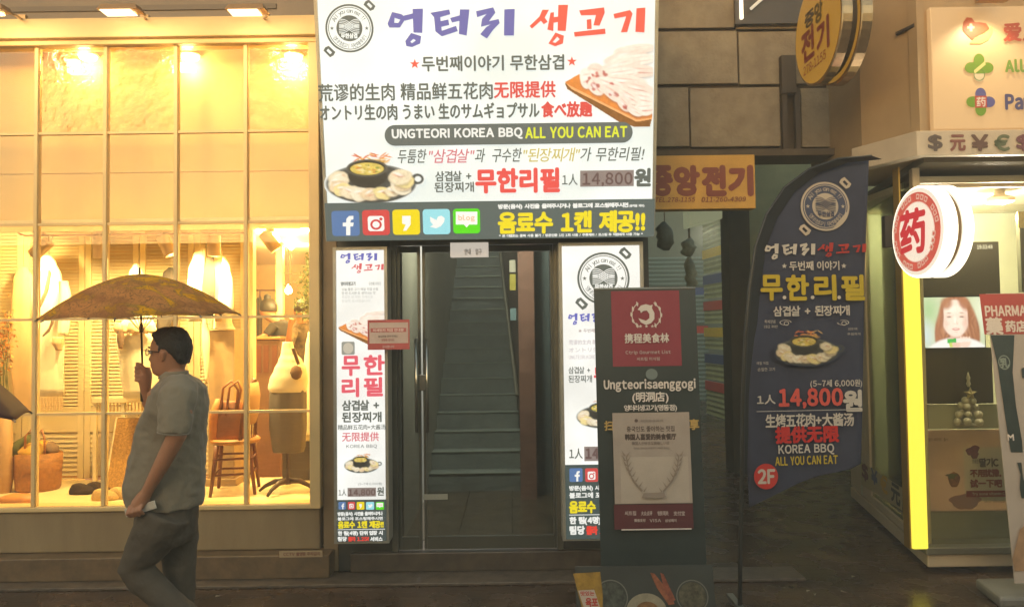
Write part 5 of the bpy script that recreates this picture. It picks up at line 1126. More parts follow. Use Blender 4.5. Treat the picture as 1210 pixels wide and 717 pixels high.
q = P(60, 390, 6.15); t = thing('long_coat', 'long cream coat with dark edged lapel and fringed hem, left of the man', 'coat', q)
garment(MB(), [(302, 50, 60), (310, 44, 66), (325, 40, 72), (350, 38, 75), (390, 40, 76), (430, 42, 75), (468, 42, 76)], 6.15, .35, seed=1).build('coat_body', cl_cream, t, smooth=True)
s_ = Sign(P(60, 400, 5.98), (1, 0, 0), (0, 0, 1), t)
for pts in ([(57,318),(60,322),(56,345),(48,362),(45,366),(44,362),(52,345)], [(62,374),(64,378),(58,392),(50,398),(50,396),(57,388)]):
    a = [P(x, y, 5.99) for x, y in pts]; k = len(a); MB().add(a + [p + Vector((0, .01, 0)) for p in a], [tuple(range(k)), tuple(range(k, 2*k))[::-1]] + [(i, (i+1) % k, (i+1) % k + k, i+k) for i in range(k)]).build('lapel_edge', cl_brown, t)
garment(MB(), [(332, 70, 80), (350, 71, 83), (380, 70, 82), (396, 69, 80)], 6.1, .8, seed=5).build('sleeve', cl_cream, t, smooth=True)
garment(MB(), [(398, 63, 75), (405, 62, 75), (414, 66, 73)], 6.08, .8, seed=5).build('pocket_flap', cl_tan, t, smooth=True)
fr = MB()
for k in range(18): x = P(44 + k*1.75, 470, 6.1).x; fr.tube([(x, 6.1, P(60, 468, 6.1).z), (x + random.uniform(-.004, .004), 6.1, P(60, 485, 6.1).z)], .004, 5)
fr.build('fringe', cl_tan, t, kind='stuff')
MB().tube([P(58, 303, 6.15), P(58, 292, 6.15), (P(58, 277, 5.85).x, 5.9, zr)], .004, 6).build('hanger_hook', metal_grey, t)
t = thing('long_coat', 'pale orange long coat hanging at the far left of the window behind the cream coat', 'coat', P(28, 400, 6.3))
garment(MB(), [(315, 22, 32), (330, 16, 40), (360, 14, 43), (420, 12, 44), (470, 16, 44), (490, 20, 43)], 6.3, .4, seed=3).build('coat_body', cl_tan, t, smooth=True)
t = thing('dried_flowers', 'bunch of orange dried flowers at the left edge of the window', 'flowers', P(6, 410, 6.05))
mb = MB(); rnd = random.Random(3)
for k in range(150):
    q = P(rnd.gauss(5, 6), rnd.gauss(402, 18), 6.05 + rnd.uniform(-.08, .08)); a = rnd.uniform(0, 6.28); u = Vector((math.cos(a), rnd.uniform(-.5, .5), math.sin(a))) * rnd.uniform(.012, .026); v = u.cross(Vector((rnd.uniform(-1,1), 1, rnd.uniform(-1,1)))).normalized()*.008
    mb.add([q-u, q+v, q+u, q-v], [(0,1,2,3)])
mb.build('petals', mat('petal_orange', '#b8762c', rough=.8, var=.35, scale=30), t, kind='stuff', fix=False)
st = MB()
for k in range(7): st.tube([P(2 + k*1.5, 480, 6.05), P(rnd.gauss(5, 5), rnd.gauss(400, 12), 6.05)], .003, 5)
st.build('stems', mat('stem_green', '#6a6a34'), t, kind='stuff')
v0 = P(6, 480, 6.05); MB().lathe((v0.x, v0.y, Zp), [(.05, 0), (.07, .15), (.045, v0.z-Zp+.02)], 16).build('vase', mat('vase_clay', '#b08a5c', rough=.6), t, smooth=True)

# lapel coat right of the umbrella top
t = thing('lapel_coat', 'cream coat with a dark grey facing hanging open above the right tip of the umbrella', 'coat', P(250, 335, 6.1))
garment(MB(), [(292, 236, 242), (300, 229, 243), (320, 223, 242), (345, 221, 241), (380, 222, 240)], 6.1, .4, seed=2).build('left_front', cl_cream, t, smooth=True)
garment(MB(), [(304, 244, 253), (320, 241, 254), (345, 239, 254), (375, 239, 253)], 6.06, .3, seed=4).build('dark_facing', cl_dark, t, smooth=True)
garment(MB(), [(296, 250, 263), (320, 253, 262), (380, 254, 262)], 6.12, .4, seed=4).build('inner_panel', cl_tan, t, smooth=True)
garment(MB(), [(303, 263, 266), (315, 262, 271), (335, 260, 275), (360, 258, 276), (372, 262, 275)], 6.08, .4, seed=6).build('right_front', cl_cream, t, smooth=True)
MB().tube([P(243, 293, 6.1), P(246, 282, 6.0), P(246, 277, 5.9)], .004, 6).build('hanger_hook', metal_grey, t)
t = thing('dark_garment', 'dark grey brown garment hanging behind the umbrella just above the man', 'garment', P(197, 350, 6.2))
garment(MB(), [(316, 199, 204), (322, 193, 206), (345, 188, 208), (375, 186, 204), (392, 184, 199)], 6.2, .4, seed=8).build('cloth', cl_dark, t, smooth=True)
t = thing('cream_jacket', 'cream jacket with a gathered collar on a body form in front of the man', 'jacket', P(160, 420, 6.1))
garment(MB(), [(312, 158, 164), (322, 153, 170), (340, 150, 176), (376, 146, 180), (384, 140, 184), (400, 138, 188), (430, 142, 187), (470, 146, 186)], 6.15, .4, seed=9, fold=.05).build('jacket_body', cl_cream, t, smooth=True)
for k in range(6): garment(MB(), [(381 + (k % 2)*3, 136 + k*8, 141 + k*8), (388 + (k % 2)*3, 134 + k*8, 145 + k*8), (394, 137 + k*8, 143 + k*8)], 6.05, .6, n=12, seed=k).build('gathered_collar', cl_tan, t, smooth=True)
garment(MB(), [(388, 139, 146), (400, 138, 147), (412, 140, 145)], 6.03, .5, n=14, seed=3).build('cord_tie', cl_brown, t, smooth=True)
# column with draped cloth
t = thing('column', 'tan display column behind the chair with a bright cloth on top', 'column', (P(262, 400, 6.25).x, 6.25, Zp))
x0, x1 = P(246, 450, 6.2).x, P(277, 450, 6.2).x; MB().box(x0, x1, 6.2, 6.42, Zp, P(262, 390, 6.2).z).build('shaft', mat('column_tan', '#a88c64', rough=.7, var=.15, scale=4), t, bevel=.006)
MB().box(x0-.02, x1+.02, 6.18, 6.44, Zp+.001, Zp+.06).build('plinth', mat('column_tan'), t, bevel=.006)
garment(MB(), [(372, 252, 272), (378, 250, 273), (386, 249, 275), (389, 248, 277)], 6.22, .7, fold=.06).build('cloth_top', cl_cream, t, smooth=True)
t = thing('pale_scarf', 'narrow pale scarf hanging straight down left of the column', 'scarf', P(242, 410, 6.1))
garment(MB(), [(374, 239, 244), (390, 238.5, 247), (405, 239, 248), (430, 241, 247), (452, 243, 245)], 6.1, .5, n=20).build('cloth', cl_cream, t, smooth=True)

# shelf box, lace panel, rug
t = thing('wooden_rack', 'low cream rack of short rods behind the man', 'rack', (P(150, 480, 6.35).x, 6.35, Zp))
x0, x1 = P(112, 480, 6.35).x, P(185, 480, 6.35).x; za, zb = P(150, 469, 6.35).z, P(150, 475, 6.35).z
MB().box(x0, x1, 6.3, 6.5, zb, za).build('top_board', shp, t, bevel=.004)
for x in (x0, x0 + .24, x1-.03): MB().box(x, x+.03, 6.32, 6.35, Zp, zb-.001).build('leg', shp, t)
mb = MB()
for k in range(16): x = x0 + .05 + k*.03; mb.tube([(x, 6.34, zb), (x, 6.34, zb-.08)], .006, 6)
mb.build('rods', cl_tan, t, kind='stuff')
t = thing('lace_panel', 'standing tan openwork panel low in the window in front of the man', 'panel', fl0(146, 560))
lace = mat('lace_tan', '#c99a50', rough=.8, col2='#8d6428', scale=60, bump=.4, bscale=90)
a = fl0(146, 558); MB().hexa([(P(129, 555, 6.2).x, 6.15, Zp), (P(164, 555, 6.2).x, 6.15, Zp), (P(164, 555, 6.2).x, 6.17, Zp), (P(129, 555, 6.2).x, 6.17, Zp), (P(131, 494, 6.2).x, 6.3, P(146, 494, 6.3).z), (P(164, 494, 6.2).x, 6.3, P(146, 494, 6.3).z), (P(164, 494, 6.2).x, 6.32, P(146, 494, 6.3).z), (P(131, 494, 6.2).x, 6.32, P(146, 494, 6.3).z)]).build('lace_sheet', lace, t)
MB().tube([(P(128, 555, 6.2).x, 6.16, Zp), (P(130, 493, 6.2).x, 6.31, P(146, 493, 6.3).z), (P(165, 493, 6.2).x, 6.31, P(146, 493, 6.3).z), (P(165, 555, 6.2).x, 6.16, Zp)], .01, 8).build('frame', shp, t)
t = thing('ruffled_rug', 'crumpled cream knitted throw lying on the display floor left of the man', 'throw', fl0(148, 573))
mb = MB()
for k in range(70):
    g = fl0(rnd.uniform(128, 172), rnd.uniform(562, 580)); r = rnd.uniform(.012, .026); mb.lathe(g + Vector((0, 0, r*.5)), [(r*.3, -r*.5), (r, 0), (r*.6, r*.6), (.001, r*.7)], 8)
mb.build('ruffles', cl_cream, t, kind='stuff', smooth=True)

# tote basket
g = fl0(30, 583); t = thing('tote_basket', 'brown round tote basket stuffed with yellow and green cloth at the left of the display', 'basket', g)
r = .17; cx_, cy_ = g.x, g.y + .16
MB().loft([(cx_, cy_, Zp+.001, r*.94, r*.8), (cx_, cy_, Zp+.02, r, r*.86), (cx_, cy_, Zp+.16, r*1.05, r*.9), (cx_, cy_, Zp+.3, r*1.08, r*.92), (cx_, cy_, Zp+.305, r*1.0, r*.86), (cx_, cy_, Zp+.26, r*.98, r*.84)], 40, fold=.006, freq=20).build('basket_body', mat('basket_brown', '#a06c34', rough=.7, var=.2, scale=30, bump=.4, bscale=70), t, smooth=True)
MB().loft([(cx_-.02, cy_, Zp+.27, r*.95, r*.8), (cx_-.03, cy_-.01, Zp+.33, r*.8, r*.7), (cx_, cy_, Zp+.38, r*.5, r*.45), (cx_+.02, cy_, Zp+.4, r*.2, r*.2)], 30, fold=.09, freq=4).build('yellow_cloth', mat('cloth_yellow', '#c99a3a', rough=.9, var=.1), t, smooth=True)
MB().loft([(cx_-.13, cy_-.05, Zp+.29, .07, .06), (cx_-.15, cy_-.05, Zp+.36, .08, .05), (cx_-.1, cy_-.03, Zp+.41, .06, .04), (cx_-.08, cy_, Zp+.45, .02, .02)], 20, fold=.1, freq=3).build('green_cloth', mat('cloth_green', '#5a5a2c', rough=.9, var=.2), t, smooth=True)
MB().loft([(cx_+.12, cy_-.03, Zp+.29, .05, .05), (cx_+.12, cy_-.03, Zp+.35, .055, .04), (cx_+.1, cy_, Zp+.39, .02, .02)], 20, fold=.1, freq=3).build('brown_cloth', cl_brown, t, smooth=True)
for dx_ in (-.03, .06): MB().tube([(cx_+dx_-.03, cy_-.08, Zp+.28), (cx_+dx_-.02, cy_-.09, Zp+.45), (cx_+dx_+.01, cy_-.07, Zp+.5), (cx_+dx_+.04, cy_-.08, Zp+.42), (cx_+dx_+.05, cy_-.09, Zp+.28)], .009, 8).build('handle', leather, t, smooth=True)
g = fl0(12, 596); t = thing('leather_pouch', 'flat tan leather pouch lying in front of the basket', 'pouch', g)
MB().loft([(g.x, g.y+.06, Zp+.001, .13, .07), (g.x, g.y+.06, Zp+.02, .14, .075), (g.x+.01, g.y+.07, Zp+.05, .12, .06), (g.x+.01, g.y+.07, Zp+.065, .06, .03)], 24, fold=.03, freq=3, expo=3).build('pouch_body', leather_o, t, smooth=True)
def slipper(name, label, px, py, m, k=1):
    g = fl0(px, py); t = thing(name, label, 'slippers', g); rn = random.Random(px)
    for i in range(2):
        cx_, cy_ = g.x + i*.1, g.y + .08 + i*.05
        MB().loft([(cx_, cy_, Zp+.001, .1, .045), (cx_, cy_, Zp+.02, .105, .05), (cx_-.01, cy_, Zp+.05, .085, .045), (cx_-.03, cy_, Zp+.075, .05, .035), (cx_-.03, cy_, Zp+.085, .02, .015)], 26, fold=.06, freq=5, seed=i).build('slipper', m, t, smooth=True)
slipper('fluffy_slippers', 'pair of dark fluffy slippers on the display floor', 90, 586, mat('fluff_dark', '#3c2c1c', rough=1, bump=1, bscale=120, var=.3, scale=60))
slipper('fluffy_slippers', 'pair of cream fluffy slippers on the display floor beside the dark pair', 117, 593, mat('fluff_cream', '#dcb878', rough=1, bump=1, bscale=120, var=.15, scale=60))

# chair with bag
g = fl0(270, 585); sc_ = Vector((g.x, 5.98, 0)); zs = P(268, 519, 5.95).z
t = thing('wooden_chair', 'round backed dark wooden chair on the display platform', 'chair', (sc_.x, sc_.y, Zp))
MB().loft([(sc_.x, sc_.y, zs-.03, .17, .16), (sc_.x, sc_.y, zs-.02, .19, .18), (sc_.x, sc_.y, zs, .195, .185), (sc_.x, sc_.y, zs+.012, .18, .17)], 36).build('seat', mat('seat_wood', '#b98446', rough=.45, var=.15, scale=5), t, smooth=False, bevel=.004)
lg = [(-.09, -.15, -.03, -.05), (-.15, .10, -.04, .04), (.10, .13, .03, .05), (.14, -.07, .06, -.05)]
for x, y, ex, ey in lg: MB().tube([(sc_.x+x, sc_.y+y, zs-.031), (sc_.x+x+ex*.4, sc_.y+y+ey*.4, (zs+Zp)/2), (sc_.x+x+ex, sc_.y+y+ey, Zp)], [.02, .017, .013], 10).build('leg', wood, t, smooth=True)
for z_ in (Zp+.16, Zp+.28): MB().tube([(sc_.x+lg[k % 4][0]+lg[k % 4][2]*.5, sc_.y+lg[k % 4][1]+lg[k % 4][3]*.5, z_) for k in range(5)], .009, 8).build('stretcher', wood, t, smooth=True)
arc = [(sc_.x + .10 + .05*math.sin(math.pi*k/14), sc_.y + .17*math.cos(math.pi*k/14), zs + .01 + .46*math.sin(math.pi*k/14)**.8) for k in range(15)]
MB().tube(arc, .014, 8).build('back_hoop', wood, t, smooth=True)
for k in (4, 6, 8, 10): MB().tube([arc[k], (sc_.x+.14, arc[k][1]*.6 + sc_.y*.4, zs)], .006, 6).build('spindle', wood, t)
MB().loft([(sc_.x+.12, sc_.y, zs+.12, .03, .1), (sc_.x+.13, sc_.y, zs+.2, .04, .14), (sc_.x+.14, sc_.y, zs+.34, .04, .14), (sc_.x+.15, sc_.y, zs+.45, .025, .08)], 24).build('back_cushion', mat('cushion_tan', '#c39a68', rough=.8), t, smooth=True)
x_, y_ = P(272, 500, 5.9).x, 5.92
t = thing('leather_bag', 'brown leather shoulder bag with tan straps standing on the wooden chair', 'bag', (x_, y_, zs+.012))
MB().loft([(x_, y_, zs+.013, .12, .06), (x_, y_, zs+.04, .125, .065), (x_-.01, y_, zs+.2, .11, .055), (x_-.01, y_, zs+.3, .09, .035), (x_-.01, y_, zs+.31, .08, .02)], 30, expo=3.4, fold=.02, freq=3).build('bag_body', leather, t, smooth=True)
MB().loft([(x_-.12, y_-.03, zs+.013, .045, .03), (x_-.12, y_-.04, zs+.2, .04, .025), (x_-.08, y_-.04, zs+.33, .03, .02)], 16, fold=.05, freq=3).build('tan_panel', leather_o, t, smooth=True)
for d_ in (0, .05): MB().tube([(x_-.07+d_, y_-.05, zs+.2), (x_-.04+d_, y_-.06, zs+.42), (x_+.02+d_, y_-.04, zs+.47), (x_+.07+d_*.5, y_-.04, zs+.4), (x_+.06, y_-.05, zs+.22)], .01, 8).build('strap', leather, t, smooth=True)

# dress form
t = thing('dress_form', 'headless dress form in a cream top and long grey skirt on a dark tripod foot', 'mannequin', fl0(340, 583))
Yd = 5.95
garment(MB(), [(404, 334, 346), (410, 333, 347), (418, 332, 351), (426, 329, 357), (436, 324, 362), (448, 319, 364), (458, 317, 363), (463, 319, 361)], Yd, .55, seed=2, fold=.012).build('torso_top', cl_cream, t, smooth=True)
garment(MB(), [(456, 320, 361), (470, 318, 362), (500, 318, 362), (525, 321, 360), (534, 323, 358)], Yd, .5, fold=.04, freq=9).build('skirt', mat('skirt_grey', '#7a7064', rough=.9, var=.08, scale=5), t, smooth=True)
q = P(350, 440, Yd-.1); MB().loft([(q.x, q.y, q.z-.055, .01, .01), (q.x, q.y, q.z-.04, .035, .02), (q.x, q.y, q.z, .05, .028), (q.x, q.y, q.z+.04, .035, .02), (q.x, q.y, q.z+.055, .01, .01)], 20).build('arm_cap', cl_brown, t, smooth=True)
a = [P(x, y, Yd-.11) for x, y in ((344, 412), (348, 411), (354, 430), (351, 431))]; MB().add(a + [p + Vector((0, .02, 0)) for p in a], [(0,1,2,3), (7,6,5,4), (0,4,5,1), (1,5,6,2), (2,6,7,3), (3,7,4,0)]).build('placket', cl_brown, t)
b0 = Vector((P(340, 570, Yd).x, Yd, 0)); darkw = mat('form_foot', '#4c3a2c', rough=.45)
MB().tube([(b0.x, b0.y, Zp+.07), (b0.x, b0.y, P(340, 530, Yd).z)], .014, 10).lathe((b0.x, b0.y, Zp+.06), [(.03, 0), (.035, .03), (.02, .05)], 16).build('pole', darkw, t)
for ex, ey in ((-.22, -.02), (.22, -.02), (-.09, -.22)): MB().tube([(b0.x, b0.y, Zp+.085), (b0.x+ex*.45, b0.y+ey*.45, Zp+.085), (b0.x+ex*.8, b0.y+ey*.8, Zp+.05), (b0.x+ex, b0.y+ey, Zp+.012)], [.024, .02, .016, .011], 10).build('foot', darkw, t, smooth=True)
t = thing('dark_box', 'dark brown cloth covered box behind the skirt of the dress form', 'box', fl0(354, 560))
MB().box(P(334, 540, 6.4).x, P(372, 540, 6.4).x, 6.38, 6.6, Zp, P(350, 519, 6.4).z).build('box_body', cl_dark, t, bevel=.01)
t = thing('white_robe', 'long white robe hanging against the right window post', 'robe', P(364, 450, 6.2))
garment(MB(), [(392, 364, 371), (410, 361, 373), (440, 358, 374), (480, 355, 375), (520, 354, 375)], 6.25, .5, fold=.05, freq=5).build('cloth', cl_cream, t, smooth=True)
MB().tube([P(367, 393, 6.25), P(367, 376, 6.25), P(367, 264, 6.25)], .004, 6).build('hanger_hook', metal_grey, t)
# plant
t = thing('leafy_plant', 'tall leafy plant with small dark leaves at the right end of the window', 'plant', fl0(366, 560))
lf = MB(); rnd = random.Random(9)
for k in range(420):
    f = rnd.random(); y = 298 + 80*f; w_ = 4 + 13*math.sin(min(1, f*1.2)*math.pi*.6); q = P(371 - abs(rnd.gauss(0, w_*.6)), y, 6.5 + rnd.uniform(-.12, .12))
    a = rnd.uniform(0, 6.28); u = Vector((math.cos(a), rnd.uniform(-.6, .6), math.sin(a))).normalized() * rnd.uniform(.014, .026); v = u.cross(Vector((rnd.uniform(-1,1), 1, rnd.uniform(-1,1)))).normalized() * .009
    lf.add([q-u, q+v, q+u, q-v], [(0,1,2,3)])
lf.build('leaves', mat('leaf_green', '#5a5f34', rough=.55, var=.35, scale=20), t, kind='stuff', fix=False)
st = MB(); st.tube([(P(369, 400, 6.5).x, 6.5, Zp), P(369, 400, 6.5), P(366, 340, 6.5), P(369, 302, 6.5)], [.012, .01, .006, .003], 8)
for y, x in ((330, 356), (345, 352), (322, 361), (360, 354)): st.tube([P(367, y + 10, 6.5), P(x, y, 6.45)], .003, 5)
st.build('stem', mat('twig_brown', '#6a5030'), t)
t = thing('bare_twigs', 'thin bare twigs spreading from the room post beside the low bulb', 'branch', P(340, 330, 8.7))
tw = MB()
for a in (((334, 322), (350, 324)), ((350, 324), (361, 322)), ((345, 334), (357, 328)), ((334, 336), (341, 341)), ((343, 300), (343, 338)), ((357, 328), (362, 318))): tw.tube([P(*a[0], 8.7), P(*a[1], 8.7)], .006, 5)
tw.build('twigs', mat('twig_brown'), t, kind='stuff')
# rail of dark clothes and counter far inside
t = thing('clothes_rack', 'rack of dark clothes deep inside the shop on the left of the open bay', 'rack', (P(305, 400, 10.5).x, 10.5, .17))
MB().tube([P(288, 343, 10.5), P(327, 343, 10.5)], .012, 8).tube([P(307, 343, 10.5), (P(307, 343, 10.5).x, 10.5, .17)], .012, 8).build('rail', wood, t)
for k in range(6): garment(MB(), [(349 + (k*7) % 5, 291.5 + k*3, 293 + k*3), (354, 290 + k*3, 294 + k*3), (372, 289.5 + k*3, 294.5 + k*3), (400, 289.5 + k*3, 294.5 + k*3)], 10.5, 1.5, n=14, seed=k).build('hanging_garment', cl_dark if k % 3 else cl_brown, t, smooth=True)
t = thing('counter', 'reddish brown counter inside the shop in front of the person with the bun', 'counter', (P(313, 450, 8.2).x, 8.2, .17))
MB().box(P(294, 430, 8.2).x, P(331, 430, 8.2).x, 8.2, 8.7, .17, P(313, 401, 8.2).z).build('counter_body', mat('counter_red', '#7a6252', rough=.4, var=.15, scale=5), t, bevel=.01)
MB().box(P(292, 430, 8.2).x, P(332, 430, 8.2).x, 8.17, 8.73, P(313, 401, 8.2).z+.001, P(313, 398, 8.2).z).build('counter_top', mat('counter_tan', '#c08a5a', rough=.3), t, bevel=.004)
for x in (303, 312, 322): MB().box(P(x, 430, 8.2).x, P(x+6, 430, 8.2).x, 8.185, 8.199, P(313, 440, 8.2).z, P(313, 408, 8.2).z).build('counter_panel', mat('counter_dark', '#6e4436', rough=.4), t)
# ================================================================== people
skin = mat('skin', '#a9785a', rough=.5, var=.06, scale=12, bump=.05, bscale=90)
hairm = mat('hair_black', '#1e1812', rough=.55, var=.3, scale=60, bump=.5, bscale=120, stretch=(1, 1, .3))
def remesh(o, vox, smooth=6):
    m = o.modifiers.new('remesh', 'REMESH'); m.mode = 'VOXEL'; m.voxel_size = vox; m.use_smooth_shade = True
    c_ = o.modifiers.new('smooth', 'SMOOTH'); c_.factor = .5; c_.iterations = smooth; return o

YM = 3.8
man = thing('person', 'man in a grey short sleeved polo and dark trousers walking left under an umbrella', 'person', (P(205, 400, YM).x, YM, 0))
def PM(px, py, dy=0):
    q = P(px, py, YM + dy); return Vector((q.x, YM + dy, q.z))
def PL(px, py, dy=0):
    """symmetric features of the head: placed on the middle plane, then moved sideways"""
    q = P(px, py, YM); return Vector((q.x, YM + dy, q.z))
b = MB()
# head
HEAD = [(387.0,198,207,.016,0),(388.2,193,212,.036,0),(390.5,188,216.5,.052,0),(394,185,219.5,.063,0),(399,181.8,222.4,.071,0),(404,179.8,224,.075,0),(409,178.6,224.8,.077,0),(412.5,178.3,224.8,.077,.2),
        (415.5,179.8,224.5,.076,.6),(418.5,180,224,.074,1.8),(421.5,179.8,223,.072,3.2),(424.3,179.6,222,.07,4.6),(426.3,179.6,221.4,.068,3.6),(428,179.6,220.8,.066,1.2),(430,179.2,220,.064,1.4),(431.6,179.2,219.3,.062,1.9),
        (432.6,179.4,219,.061,1.0),(434,179.5,218.4,.06,1.7),(436,180.4,217.5,.058,.6),(438.5,180.4,216.5,.054,.9),(441,181.4,215,.049,.5),(443.5,184.5,213.5,.042,0),(445.5,190,212,.036,0)]
n_ = 40; vs = []
for (y, xf, xb, hw, ns) in HEAD:
    a_, c_ = PM(xf, y), PM(xb, y); cx_ = (a_.x + c_.x)/2; rx = (c_.x - a_.x)/2
    for k in range(n_):
        q = 2*math.pi*k/n_; cc, ss = math.cos(q), math.sin(q)          # cc=-1 is the face
        wdt = hw * (1 - .22*max(0, -cc)**3); x = cx_ + rx*cc; yy = YM + wdt*ss
        if cc < 0: x -= ns/230 * math.exp(-(yy-YM)**2/(2*.011**2)) * (1.0)
        if 413 < y < 419 and cc < -.5: x += .006*math.exp(-((abs(yy-YM)-.03)/.014)**2)
        vs.append((x, yy, a_.z))
N = len(HEAD)
b.add(vs, [(i*n_+k, i*n_+(k+1) % n_, (i+1)*n_+(k+1) % n_, (i+1)*n_+k) for i in range(N-1) for k in range(n_)] + [tuple(range(n_)), tuple(range((N-1)*n_, N*n_))[::-1]])
b.tube([PM(203, 432), PM(206, 442), PM(210, 456)], [.052, .055, .07], 20)
# ears
for sd in (-1, 1):
    e = PL(199.5, 419, sd*.076); b.loft([(e.x, e.y, e.z-.03, .006, .006), (e.x+.001, e.y, e.z-.022, .011, .009), (e.x+.004, e.y + sd*.004, e.z, .016, .011), (e.x+.006, e.y + sd*.006, e.z+.018, .017, .010), (e.x+.005, e.y + sd*.004, e.z+.028, .009, .006)], 12)
# trunk, hips, legs (inside the clothes)
b.loft([(PM(204, y).x, YM, PM(204, y).z, rx, ry) for y, rx, ry in ((452, .07, .1), (462, .1, .17), (490, .12, .15), (540, .12, .13), (580, .09, .10), (610, .06, .09))], 28)
NL = [PM(200, 600, -.09), PM(176, 640, -.1), PM(160, 672, -.1), PM(196, 706, -.1), PM(231, 738, -.1)]
FL = [PM(207, 600, .09), PM(211, 636, .09), PM(212, 674, .09), PM(213, 724, .09), PM(215, 778, .09)]
b.tube(NL, [.045, .075, .058, .052, .036], 16); b.tube(FL, [.045, .075, .058, .05, .036], 16)
# near arm, hanging, and hand closed round the phone
NA = [PM(213, 460, -.17), PM(214, 488, -.23), PM(209, 514, -.25), PM(191, 549, -.235), PM(174, 580, -.21)]
b.tube(NA, [.058, .052, .044, .037, .027], 16)
b.tube([PM(175, 579, -.21), PM(170, 586, -.205), PM(164, 595, -.20), PM(161, 600, -.2)], [.026, .032, .036, .028], 14)
ph0, ph1 = PM(184, 595.5, -.205), PM(148, 606, -.20); pd = (ph1-ph0).normalized(); up_ = Vector((0, 0, 1)); side_ = Vector((0, 1, 0)); pu = pd.cross(side_).normalized()
def finger(base, mid, tip, r): b.tube([base, (base+mid)/2 + Vector((0,0,.0)), mid, (mid*.4+tip*.6), tip], [r*1.05, r, r*.98, r*.9, r*.7], 10)
for k in range(4):
    o = ph0 + pd*(.058 + .021*k); L = (1, 1.08, 1.0, .85)[k]
    finger(o + Vector((0, -.012, .03)), o + Vector((-.004, -.036, -.004)), o + Vector((.004, -.012, -.03*L)), .0098)
o = ph0 + pd*.05; b.tube([PM(170, 584, -.2), o + Vector((-.005, .03, .03)), o + pd*.03 + Vector((0, .035, .0)), o + pd*.045 + Vector((0, .028, -.015))], [.014, .0125, .011, .008], 10)
# far arm raised to the umbrella
SH = PM(166, 430, .15)                        # where the shaft passes through the fist
FA = [PM(205, 466, .17), PM(193, 484, .22), PM(184, 492, .21), PM(176, 474, .18), PM(171.5, 460, .16)]
b.tube(FA, [.056, .05, .043, .036, .026], 16)
b.tube([PM(172, 461, .16), PM(171.5, 452, .155), PM(171.5, 443, .15), PM(171, 434, .15)], [.026, .032, .035, .026], 14)
for k in range(4):
    z0 = PM(166, 452 - 5.1*k).z; sx = PM(166, 445 - 4*k, .15); r0 = .02; pts = []
    for j in range(6):
        a = R(10 - 42*j); pts.append(Vector((SH.x + r0*1.08*math.cos(a), SH.y + r0*1.15*math.sin(a) - .002, z0 + .0015*j)))
    L = (4, 5, 5, 5)[k]; b.tube(pts[:L+1], [.0102, .0102, .0100, .0096, .0088, .0075][:L+1], 10)
b.tube([PM(173, 446, .14), PM(171, 437, .125), PM(166, 431, .12), PM(161, 429, .13)], [.0135, .013, .0115, .0085], 10)
# feet
b.tube([NL[-1], PM(238, 750, -.1)], [.036, .04], 12)
remesh(b.build('body', skin, man, smooth=True), .0045, 3)
# hair
hv = MB(); HR = [(385.8,197,207,.018),(387,191,212.5,.042),(389.5,186.5,217.5,.059),(393.5,184,221,.070),(397,184.2,223,.076),(401,187.5,224.6,.080),(406,190.5,225.8,.0825),(411,193.5,226.2,.083),(415,199.5,225.6,.0775),(419,207,224.6,.073),(423,211,223.4,.068),(427,214,222,.061),(430,216.5,221,.05)]
vs = []
for y, xf, xb, hw in HR:
    a_, c_ = PM(xf, y), PM(xb, y); mx_ = a_.x + (c_.x - a_.x) * (.5 if y < 395 else .38)
    for k in range(48):
        q = 2*math.pi*k/48; cc, ss = math.cos(q), math.sin(q); e_ = 2/2.15 if cc > 0 or y < 392 else 2/4.5
        wv = 1 + .006*math.sin(q*13 + y) + .005*math.sin(q*23 - y*2)
        vs.append((mx_ + ((c_.x - mx_) if cc > 0 else (mx_ - a_.x)) * math.copysign(abs(cc)**e_, cc) * wv, YM + hw * math.copysign(abs(ss)**e_, ss) * wv, a_.z))
N = len(HR); hv.add(vs, [(i*48+k, i*48+(k+1) % 48, (i+1)*48+(k+1) % 48, (i+1)*48+k) for i in range(N-1) for k in range(48)] + [tuple(range(48)), tuple(range((N-1)*48, N*48))[::-1]])
hv.tube([PL(196.5, 411, -.079), PL(197, 417, -.0795)], [.007, .004], 8)
hr = hv.build('hair', hairm, man, smooth=True); remesh(hr, .004, 1); tH = bpy.data.textures.new('hair_tufts', 'CLOUDS'); tH.noise_scale = .012; dm = hr.modifiers.new('tufts', 'DISPLACE'); dm.texture = tH; dm.strength = .008; dm.mid_level = .6; dm.texture_coords = 'GLOBAL'
gm = mat('glasses_black', '#1c1612', rough=.3)
gl = MB()
for sd in (-1, 1):
    gl.tube([PL(177, 413.5, sd*.062), PL(186, 414, sd*.078), PL(199, 415.5, sd*.084)], .0022, 6)
    c0 = PL(177.2, 415.8, sd*.033); ring = [c0 + Vector((.008*abs(math.cos(2*math.pi*k/16)) * (1 if math.cos(2*math.pi*k/16) * sd > 0 else -.2), .027*math.cos(2*math.pi*k/16), .017*math.sin(2*math.pi*k/16))) for k in range(17)]
    gl.tube(ring, .0018, 6)
gl.tube([PL(176.4, 414.5, -.008), PL(176.4, 414.5, .008)], .0018, 6)
gl.build('glasses', gm, man, smooth=True)
